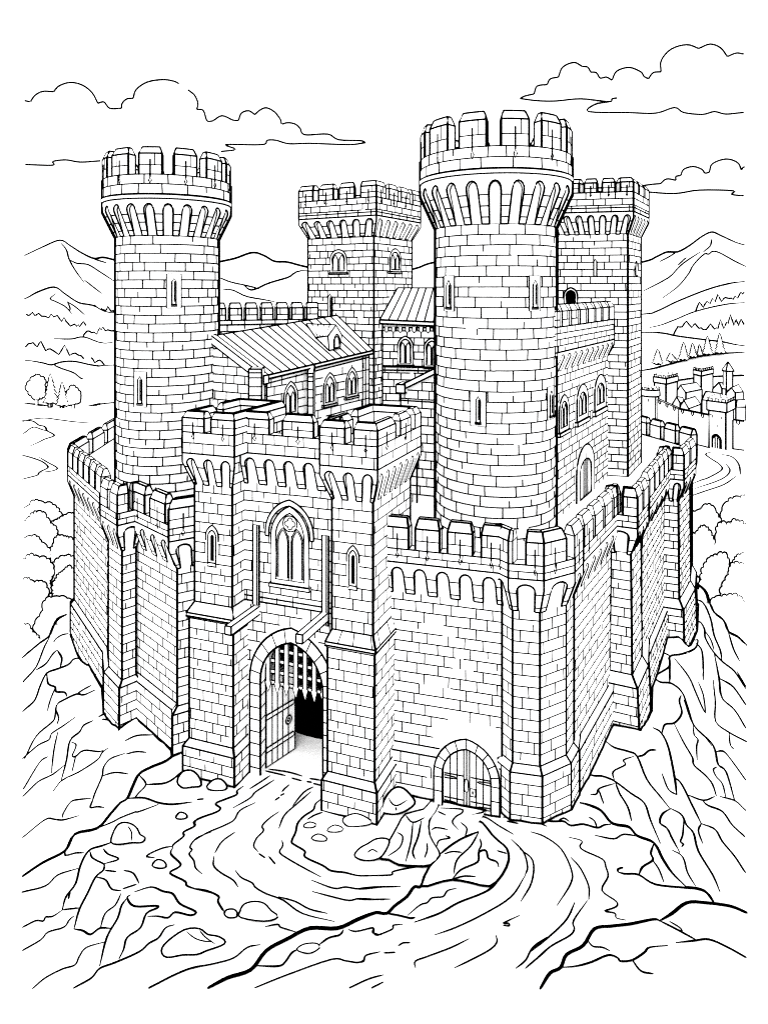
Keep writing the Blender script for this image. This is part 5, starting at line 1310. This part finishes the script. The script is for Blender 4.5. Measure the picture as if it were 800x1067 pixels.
# ---- the village
VG = 'buildings of the village beyond the castle'
def bumps(mb, loop, z, s, h, w):
    """small merlons round a parapet"""
    n = len(loop)
    for i in range(n):
        a, b = loop[i], loop[(i + 1) % n]; L = math.hypot(b[0] - a[0], b[1] - a[1]); m = max(1, int(L / (2 * s))); 
        dx, dy = (b[0] - a[0]) / L, (b[1] - a[1]) / L
        for k in range(m):
            t = (k + .25) / m * L; p = (a[0] + dx * t, a[1] + dy * t); q = (p[0] + dx * L / m * .55, p[1] + dy * L / m * .55); nn = (-dy * .8, dx * .8)
            mb.prism([p, q, (q[0] + nn[0], q[1] + nn[1]), (p[0] + nn[0], p[1] + nn[1])], z, z + h, 0)
            mb.tube([p + (z,), p + (z + h,), q + (z + h,), q + (z,)], w if i < 2 else .3)
def vtower(label, pl_, pc, pr, Y, py_top, py_par, py_base, extra=1.0, yl=1.02, yr=1.03, name='village_tower', wins=(), door=None):
    Lp, Kp, Rp = plan(pl_, Y * yl), plan(pc, Y), plan(pr, Y * yr); Bp = (Lp[0] + Rp[0] - Kp[0], Lp[1] + Rp[1] - Kp[1]); ch_ = [Lp, Kp, Rp, Bp]
    zt_, zp_, zb_ = zat(py_top, Y), zat(py_par, Y), min(PLAIN, zat(py_base, Y)) if py_base < 440 else zat(py_base, Y)
    root = thing(name, ((Lp[0] + Rp[0]) / 2, (Lp[1] + Rp[1]) / 2, zb_), label, 'tower', VG)
    mb = MB(); mb.prism(ch_, zb_, zp_, 1.9); mb.build('shaft', root)
    ob = offset_chain(ch_, extra, True); pb = MB(); pb.prism(ob, zp_, zt_ - .9, 1.5); bumps(pb, ob, zt_ - .9, 1.1, 1.1, 1.0); pb.build('parapet', root)
    fpl = Plane(Lp, Kp); fpr = Plane(Kp, Rp)
    for k, (x, y, r_) in enumerate(wins):
        S = fpr if r_ else fpl; t, z = S.tz(x, y); wb = MB(DARK); wb.poly([S.pt(t - .22, z - .55, .06), S.pt(t + .22, z - .55, .06), S.pt(t + .22, z + .5, .06), S.pt(t - .22, z + .5, .06)])
        wb.build('window', root, [DARK])
    if door:
        x0, x1, y0, y1 = door; t0, z1 = fpl.tz(x0, y1); t1 = fpl.t(x1); zt2 = fpl.tz((x0 + x1) / 2, y0)[1]; tc = (t0 + t1) / 2; hw = (t1 - t0) / 2
        d = MB(WOOD)
        for k in (1, .72):
            q = lancet(tc, hw * k, z1, zt2 - hw * 1.2, zt2 - (1 - k) * hw, 6)
            if k == 1: d.poly([fpl.pt(*p, .08) for p in q])
            d.tube([fpl.pt(*p, .1) for p in q], 1.3)
        for a in (-.2, .25): d.tube([fpl.pt(tc + a * hw, z1, .12), fpl.pt(tc + a * hw, zt2 - hw * .6, .12)], 1.0)
        d.build('gate_door', root)
    return root
vtower('village gate tower with an arched doorway and three tiny windows, beside the road', 738.3, 756, 763.5, 256, 417, 429.5, 472, extra=.55, name='gate_tower', wins=((742.5, 433.5, 0), (751.3, 435.5, 0), (747, 443.5, 0), (760.5, 434.5, 1)), door=(741, 751.5, 452.5, 469.5))
vtower('stout square village tower beside the small round one', 681.8, 693.7, 705, 296, 392, 400, 430, extra=.4, wins=())
vtower('square village tower farthest back among the village roofs', 722.9, 730.5, 742.2, 300, 384.5, 391.5, 430, extra=.3, wins=((734.5, 395, 1), (738, 395, 1)))
# round tower
rtw = thing('village_tower', plan(677.3, 284) + (PLAIN,), 'small round village tower with a wider crenellated top', 'tower', VG)
cR = plan(677.3, 284); r1, r2 = 7.6 * 284 / F, 8.8 * 284 / F
mb = MB(); lathe(mb, cR, [(r1, PLAIN), (r1, zat(412, 284))], seg=32, sil=1.5); mb.tube([(cR[0] + r1 * .35, cR[1] - r1, PLAIN), (cR[0] + r1 * .35, cR[1] - r1, zat(412, 284))], .9); mb.build('shaft', rtw)
mb = MB(); zt_ = zat(405.5, 284); lathe(mb, cR, [(r2, zat(412, 284)), (r2, zt_), (.01, zt_)], seg=32, rings={0: 1.3, 1: 1.2}, sil=1.5)
for k in range(10):
    a = k * 2 * math.pi / 10; p = [(cR[0] + rr * math.cos(a + da), cR[1] + rr * math.sin(a + da)) for rr, da in ((r2, -.17), (r2, .17), (r2 - .6, .17), (r2 - .6, -.17))]
    mb.prism(p, zt_, zt_ + 1.0, 0); mb.tube([p[0] + (zt_,), p[0] + (zt_ + 1,), p[1] + (zt_ + 1,), p[1] + (zt_,)], .5)
mb.build('parapet', rtw)
wb = MB(DARK); wb.poly([P3(674.8, 415.5, 284 - r1 - .1), P3(676, 415.5, 284 - r1 - .1), P3(676, 418.5, 284 - r1 - .1), P3(674.8, 418.5, 284 - r1 - .1)]); wb.build('window', rtw, [DARK])
# spire tower
spt = thing('spire_tower', plan(758.3, 290) + (PLAIN,), 'slender village tower with a pointed roof', 'tower', VG)
hw = 3.3 * 290 / F; c0 = plan(758.3, 290); lp = [(c0[0] - hw, 290 - hw), (c0[0] + hw, 290 - hw), (c0[0] + hw, 290 + hw), (c0[0] - hw, 290 + hw)]
mb = MB(); mb.prism(lp, PLAIN, zat(386, 289), 1.4); mb.build('shaft', spt)
mb = MB(ROOF); z0, z1 = zat(386.5, 289), zat(377, 289); e = hw * 1.3
mb.solid([(c0[0] - e, 290 - e, z0), (c0[0] + e, 290 - e, z0), (c0[0] + e, 290 + e, z0), (c0[0] - e, 290 + e, z0), (c0[0], 290, z1)], [(3, 2, 1, 0), (0, 1, 4), (1, 2, 4), (2, 3, 4), (3, 0, 4)], 1.3); mb.build('spire', spt)
def house(label, ridgeA, ridgeB, eaveA, eaveB, gable, Y, base=PLAIN):
    """gable corner pixels: ridge near/far, front eave near/far, far gable foot"""
    rA, rB, eA, eB, gA = P3(*ridgeA, Y + 3), P3(*ridgeB, Y + 6), P3(*eaveA, Y), P3(*eaveB, Y + 3), P3(*gable, Y + 5)
    gB = gA + (rB - rA); root = thing('village_house', (eA.x, eA.y + 2, base), label, 'house', VG)
    mb = MB(); low = lambda v: Vector((v.x, v.y, base))
    mb.poly([low(eA), low(eB), eB, eA]); mb.poly([low(gA), low(eA), eA, rA, gA]); mb.poly([low(eB), low(gB), gB, rB, eB]); mb.poly([low(gB), low(gA), gA, gB])
    for v in (eA, eB, gA): mb.tube([low(v), v], 1.7)
    mb.tube([gA, rA, eA], 1.7); mb.build('wall', root)
    rf = MB(ROOF); u = Vector((0, 0, .12)); rf.poly([eA + u, eB + u, rB + u, rA + u]); rf.poly([gB + u, gA + u, rA + u, rB + u])
    rf.tube([eA + u, eB + u, rB + u, rA + u], 1.5, closed=True); rf.tube([gA + u, rA + u], 1.4); rf.build('roof', root)
house('largest village house, its long roof between the two square towers', (709, 401.5), (725.2, 399), (714.5, 409.3), (731.2, 405.8), (705.5, 406.5), 284)
house('village house with a steep roof just behind the village wall', (712.5, 417), (723.8, 413.5), (717.6, 426), (729.8, 421.5), (708, 424.5), 276)
house('little village house half hidden behind the wall beside the steep-roofed one', (705, 413.6), (711, 414.5), (708.5, 420), (712, 419), (700.5, 421), 279)
house('low village house with a broad roof seen from above, beside the gate tower', (735, 408), (751, 410.3), (731, 416.8), (748, 418.6), (742, 416), 280)
house('village house with a small gable under the spire tower', (749, 398.5), (756, 400), (752, 405), (762, 406.5), (742.5, 405), 288)
house('village house with a zigzag gable behind the gate tower', (762, 404), (769, 401), (766, 409.5), (774, 408.5), (756, 409.5), 284)
house('outermost village house beside the gate tower', (767.5, 417), (776, 416.5), (766.5, 424.5), (776.5, 424.5), (764, 420), 275)
def vwall(label, a, b, top_a, top_b, th=1.2, base=PLAIN, ticks=True, w=1.8, runs_on=False):
    Z0, Z1 = zat(top_a, a[1]), zat(top_b, b[1]); A, B = plan(*a), plan(*b); pl_ = Plane(A, B); mb = MB()
    root = None
    vs = [pl_.pt(0, base, 0), pl_.pt(pl_.L, base, 0), pl_.pt(pl_.L, Z1, 0), pl_.pt(0, Z0, 0), pl_.pt(0, base, -th), pl_.pt(pl_.L, base, -th), pl_.pt(pl_.L, Z1, -th), pl_.pt(0, Z0, -th)]
    mb.solid(vs, [(0, 1, 2, 3), (5, 4, 7, 6), (3, 2, 6, 7), (1, 5, 6, 2), (4, 0, 3, 7)], 0)
    e_ = pl_.t(775) / pl_.L if runs_on else 1
    ends_ = [v0.lerp(v1, e_) for v0, v1 in ((vs[0], vs[1]), (vs[3], vs[2]), (vs[7], vs[6]))]
    mb.tube([vs[0], vs[3], ends_[1]] + ([] if runs_on else [vs[1]]), w); mb.tube([vs[7], ends_[2]], w * .8)
    if ticks:
        k = max(3, int(pl_.L / 4.2))
        for i in range(k):
            t = (i + .4) / k * pl_.L
            if t > pl_.L * e_ - .6: break
            z = lerp(Z0, Z1, t / pl_.L)
            mb.tube([pl_.pt(t - .5, z, .05), pl_.pt(t - .5, z - 1.0, .05), pl_.pt(t, z - 1.5, .05), pl_.pt(t + .5, z - 1.0, .05), pl_.pt(t + .5, z, .05)], 1.2)
    mb.tube([vs[0] + Vector((0, -.1, .1)), ends_[0] + Vector((0, -.1, .1))], w)
    o = mb.build('village_wall', None); tag(o, label, 'wall', 'walls around the village')
vwall('village wall running from the small round tower to the kink', (684.5, 282), (707, 272), 416, 426)
vwall('village wall between the kink and the gate tower', (707, 272), (738.5, 259), 426, 432.5)
vwall('village wall on the outer side of the gate tower', (763.5, 257), (820, 246), 437.5, 444, runs_on=True)
vwall('low wall on the far side of the village between the square towers', (700, 310), (724, 312), 397.5, 394, ticks=False)
vwall('low wall on the far side of the village behind the spire tower', (742, 312), (830, 318), 392.5, 388.5, runs_on=True, ticks=False)

# ---- clouds
def cloud(label, outline, strokes, Y=2600, T=120):
    mb = MB(CLOUD); pts = [P3(x, y, Y) for x, y in outline]; n = len(pts)
    tri = tessellate_polygon([pts]); dv = Vector((0, T, 0))
    for t in tri: mb.poly([pts[i] for i in t]); mb.poly([pts[i] + dv for i in reversed(t)])
    for i in range(n): mb.poly([pts[i], pts[(i + 1) % n], pts[(i + 1) % n] + dv, pts[i] + dv])
    for s in strokes:
        mb.tube([P3(x, y, Y - 1.5) for x, y in s if 25 < x < 776], 1.5)
    o = mb.build('cloud', None, [CLOUD, INK]); tag(o, label, 'cloud', 'clouds in the sky')
def arcs(pts):
    """cloud edge: each leg between cusps bulges a little"""
    out = []
    for a, b in zip(pts, pts[1:]):
        d = Vector((b[0] - a[0], b[1] - a[1])); nrm = Vector((d.y, -d.x)) * .0
        out += [(a[0] + d.x * k / 3, a[1] + d.y * k / 3) for k in range(3)]
    return out + [pts[-1]]
sm = lambda p, k=4: [(q.x, q.y) for q in smooth(p, k)]
Z1 = lambda *p: Zm(20, 20, .325, *p)
Z2 = lambda *p: Zm(540, 20, .325, *p)
Zt = lambda *p: Zm(220, 90, .225, *p)
c1a = [(-15, 110), (5, 104), (20, 103.5), (31, 105.5)]
c1 = [sm(Z1((36, 263), (50, 243), (75, 230), (110, 231))), sm(Z1((110, 231), (128, 212), (165, 201), (205, 211), (235, 236), (252, 268))), sm(Z1((252, 268), (272, 264), (290, 284), (328, 284))), sm(Z1((328, 284), (330, 268), (345, 254), (365, 252))),
      sm(Z1((365, 252), (375, 224), (410, 200), (460, 192), (495, 197), (512, 205)))]
c1b = [sm(Z1((541, 225), (562, 242), (573, 268), (569, 288))), sm(Z1((569, 288), (590, 291), (602, 324), (620, 325))), sm(Z1((620, 325), (650, 308), (685, 322), (703, 323))), sm(Z1((703, 323), (712, 300), (735, 292), (755, 304))), sm(Zt((200, 130), (225, 108), (255, 97), (292, 115), (320, 150), (325, 172))),
       sm(Zt((328, 173), (355, 166), (390, 173), (413, 195), (420, 213), (445, 223), (540, 219), (590, 245), (690, 249), (715, 259)))]
low1 = sm(Z1((-40, 466), (20, 465), (108, 467), (108, 455), (150, 450), (195, 457), (260, 453)))
low2 = sm(Zt((715, 259), (650, 268), (560, 266), (450, 262), (360, 264), (300, 248), (260, 248), (250, 265), (200, 269), (65, 268), (115, 290), (45, 300)))
outl = c1a + [p for s in c1 for p in s] + [p for s in c1b for p in s] + low2[:-8] + [(225, 158), (180, 165), (110, 167)] + low1[::-1]
cloud('long cloud bank reaching from the outer edge past the shorter round tower', outl, [sm(c1a)] + c1 + c1b + [low1, low2])
up2 = [sm(Z2((5, 253), (20, 245), (50, 238))), sm(Z2((50, 238), (60, 213), (92, 208))), sm(Z2((92, 208), (102, 190), (128, 184))), sm(Z2((128, 184), (142, 152), (178, 137), (205, 150))), sm(Z2((205, 150), (222, 152), (232, 168))), sm(Z2((232, 168), (250, 170), (262, 187), (282, 184), (300, 194))),
       sm(Z2((300, 194), (315, 165), (355, 153), (392, 167), (403, 182), (417, 189))), sm(Z2((417, 189), (432, 170), (457, 167))), sm(Z2((457, 167), (458, 130), (490, 94), (540, 80), (578, 92))), sm(Z2((578, 92), (615, 78), (648, 90), (670, 118))), sm(Z2((670, 118), (698, 107), (722, 110), (760, 118), (800, 140)))]
l2 = [sm(Z2((5, 253), (60, 260), (120, 261), (200, 254), (290, 263), (300, 254), (316, 251))), sm(Z2((290, 263), (245, 272), (225, 295), (350, 298), (440, 300), (500, 282), (530, 298), (590, 304), (628, 295), (665, 303), (722, 298), (800, 297)))]
cloud('largest cloud, heaped up above the tall slim square tower', [p for s in up2 for p in s] + l2[1][::-1] + l2[0][:-8][::-1][:-1], up2 + l2)
up3 = [sm(Z2((400, 532), (430, 528), (455, 526))), sm(Z2((455, 526), (475, 511), (505, 515))), sm(Z2((505, 515), (505, 503), (520, 500))), sm(Z2((520, 500), (530, 480), (560, 471), (588, 480), (598, 492), (612, 489))), sm(Z2((612, 489), (622, 462), (665, 447), (702, 458), (715, 482))), sm(Z2((715, 482), (725, 472), (770, 470), (800, 480)))]
l3 = sm(Z2((400, 552), (500, 558), (580, 547), (690, 549), (682, 560), (722, 565), (800, 566)))
cloud('low flat cloud beside the tall slim square tower above the mountains', [p for s in up3 for p in s] + l3[::-1], up3 + [l3])
EXPO = 1.8
# ---------------------------------------------------------------- daylight, camera
sc = bpy.context.scene
wd = bpy.data.worlds.new('World'); sc.world = wd; wd.use_nodes = True
nt = wd.node_tree; bg = nt.nodes['Background']
sky = nt.nodes.new('ShaderNodeTexSky'); sky.sky_type = 'NISHITA'; sky.sun_disc = False
sky.sun_elevation = math.radians(50); sky.sun_rotation = math.radians(200)
bw = nt.nodes.new('ShaderNodeRGBToBW'); mx = nt.nodes.new('ShaderNodeMix'); mx.data_type = 'FLOAT'
mx.inputs[0].default_value = .88; mx.inputs[3].default_value = 8.0
nt.links.new(sky.outputs[0], bw.inputs[0]); nt.links.new(bw.outputs[0], mx.inputs[2]); nt.links.new(mx.outputs[0], bg.inputs['Color'])
bg.inputs['Strength'].default_value = .1
sd = bpy.data.lights.new('sun', 'SUN'); sd.energy = .5; sd.angle = math.radians(40); sd.color = (1, .99, .98)
so = bpy.data.objects.new('sun', sd); so.rotation_euler = (math.radians(40), 0, math.radians(-20)); C.objects.link(so)
cam = bpy.data.cameras.new('camera'); co = bpy.data.objects.new('camera', cam); C.objects.link(co)
co.location = (0, 0, H); co.rotation_euler = (math.pi / 2, 0, 0)
cam.sensor_fit = 'HORIZONTAL'; cam.sensor_width = 36; cam.lens = 36 * F / 800
cam.shift_y = -(533.5 - HY) / 800; cam.clip_end = 20000; cam.clip_start = .5
sc.camera = co
sc.view_settings.view_transform = 'Standard'; sc.view_settings.look = 'None'; sc.view_settings.gamma = 1; sc.view_settings.use_curve_mapping = False
sc.view_settings.exposure = EXPO
sc.cycles.max_bounces = 16; sc.cycles.diffuse_bounces = 14; sc.cycles.filter_width = 1.15
sc.cycles.use_denoising = False
sc.render.film_transparent = False
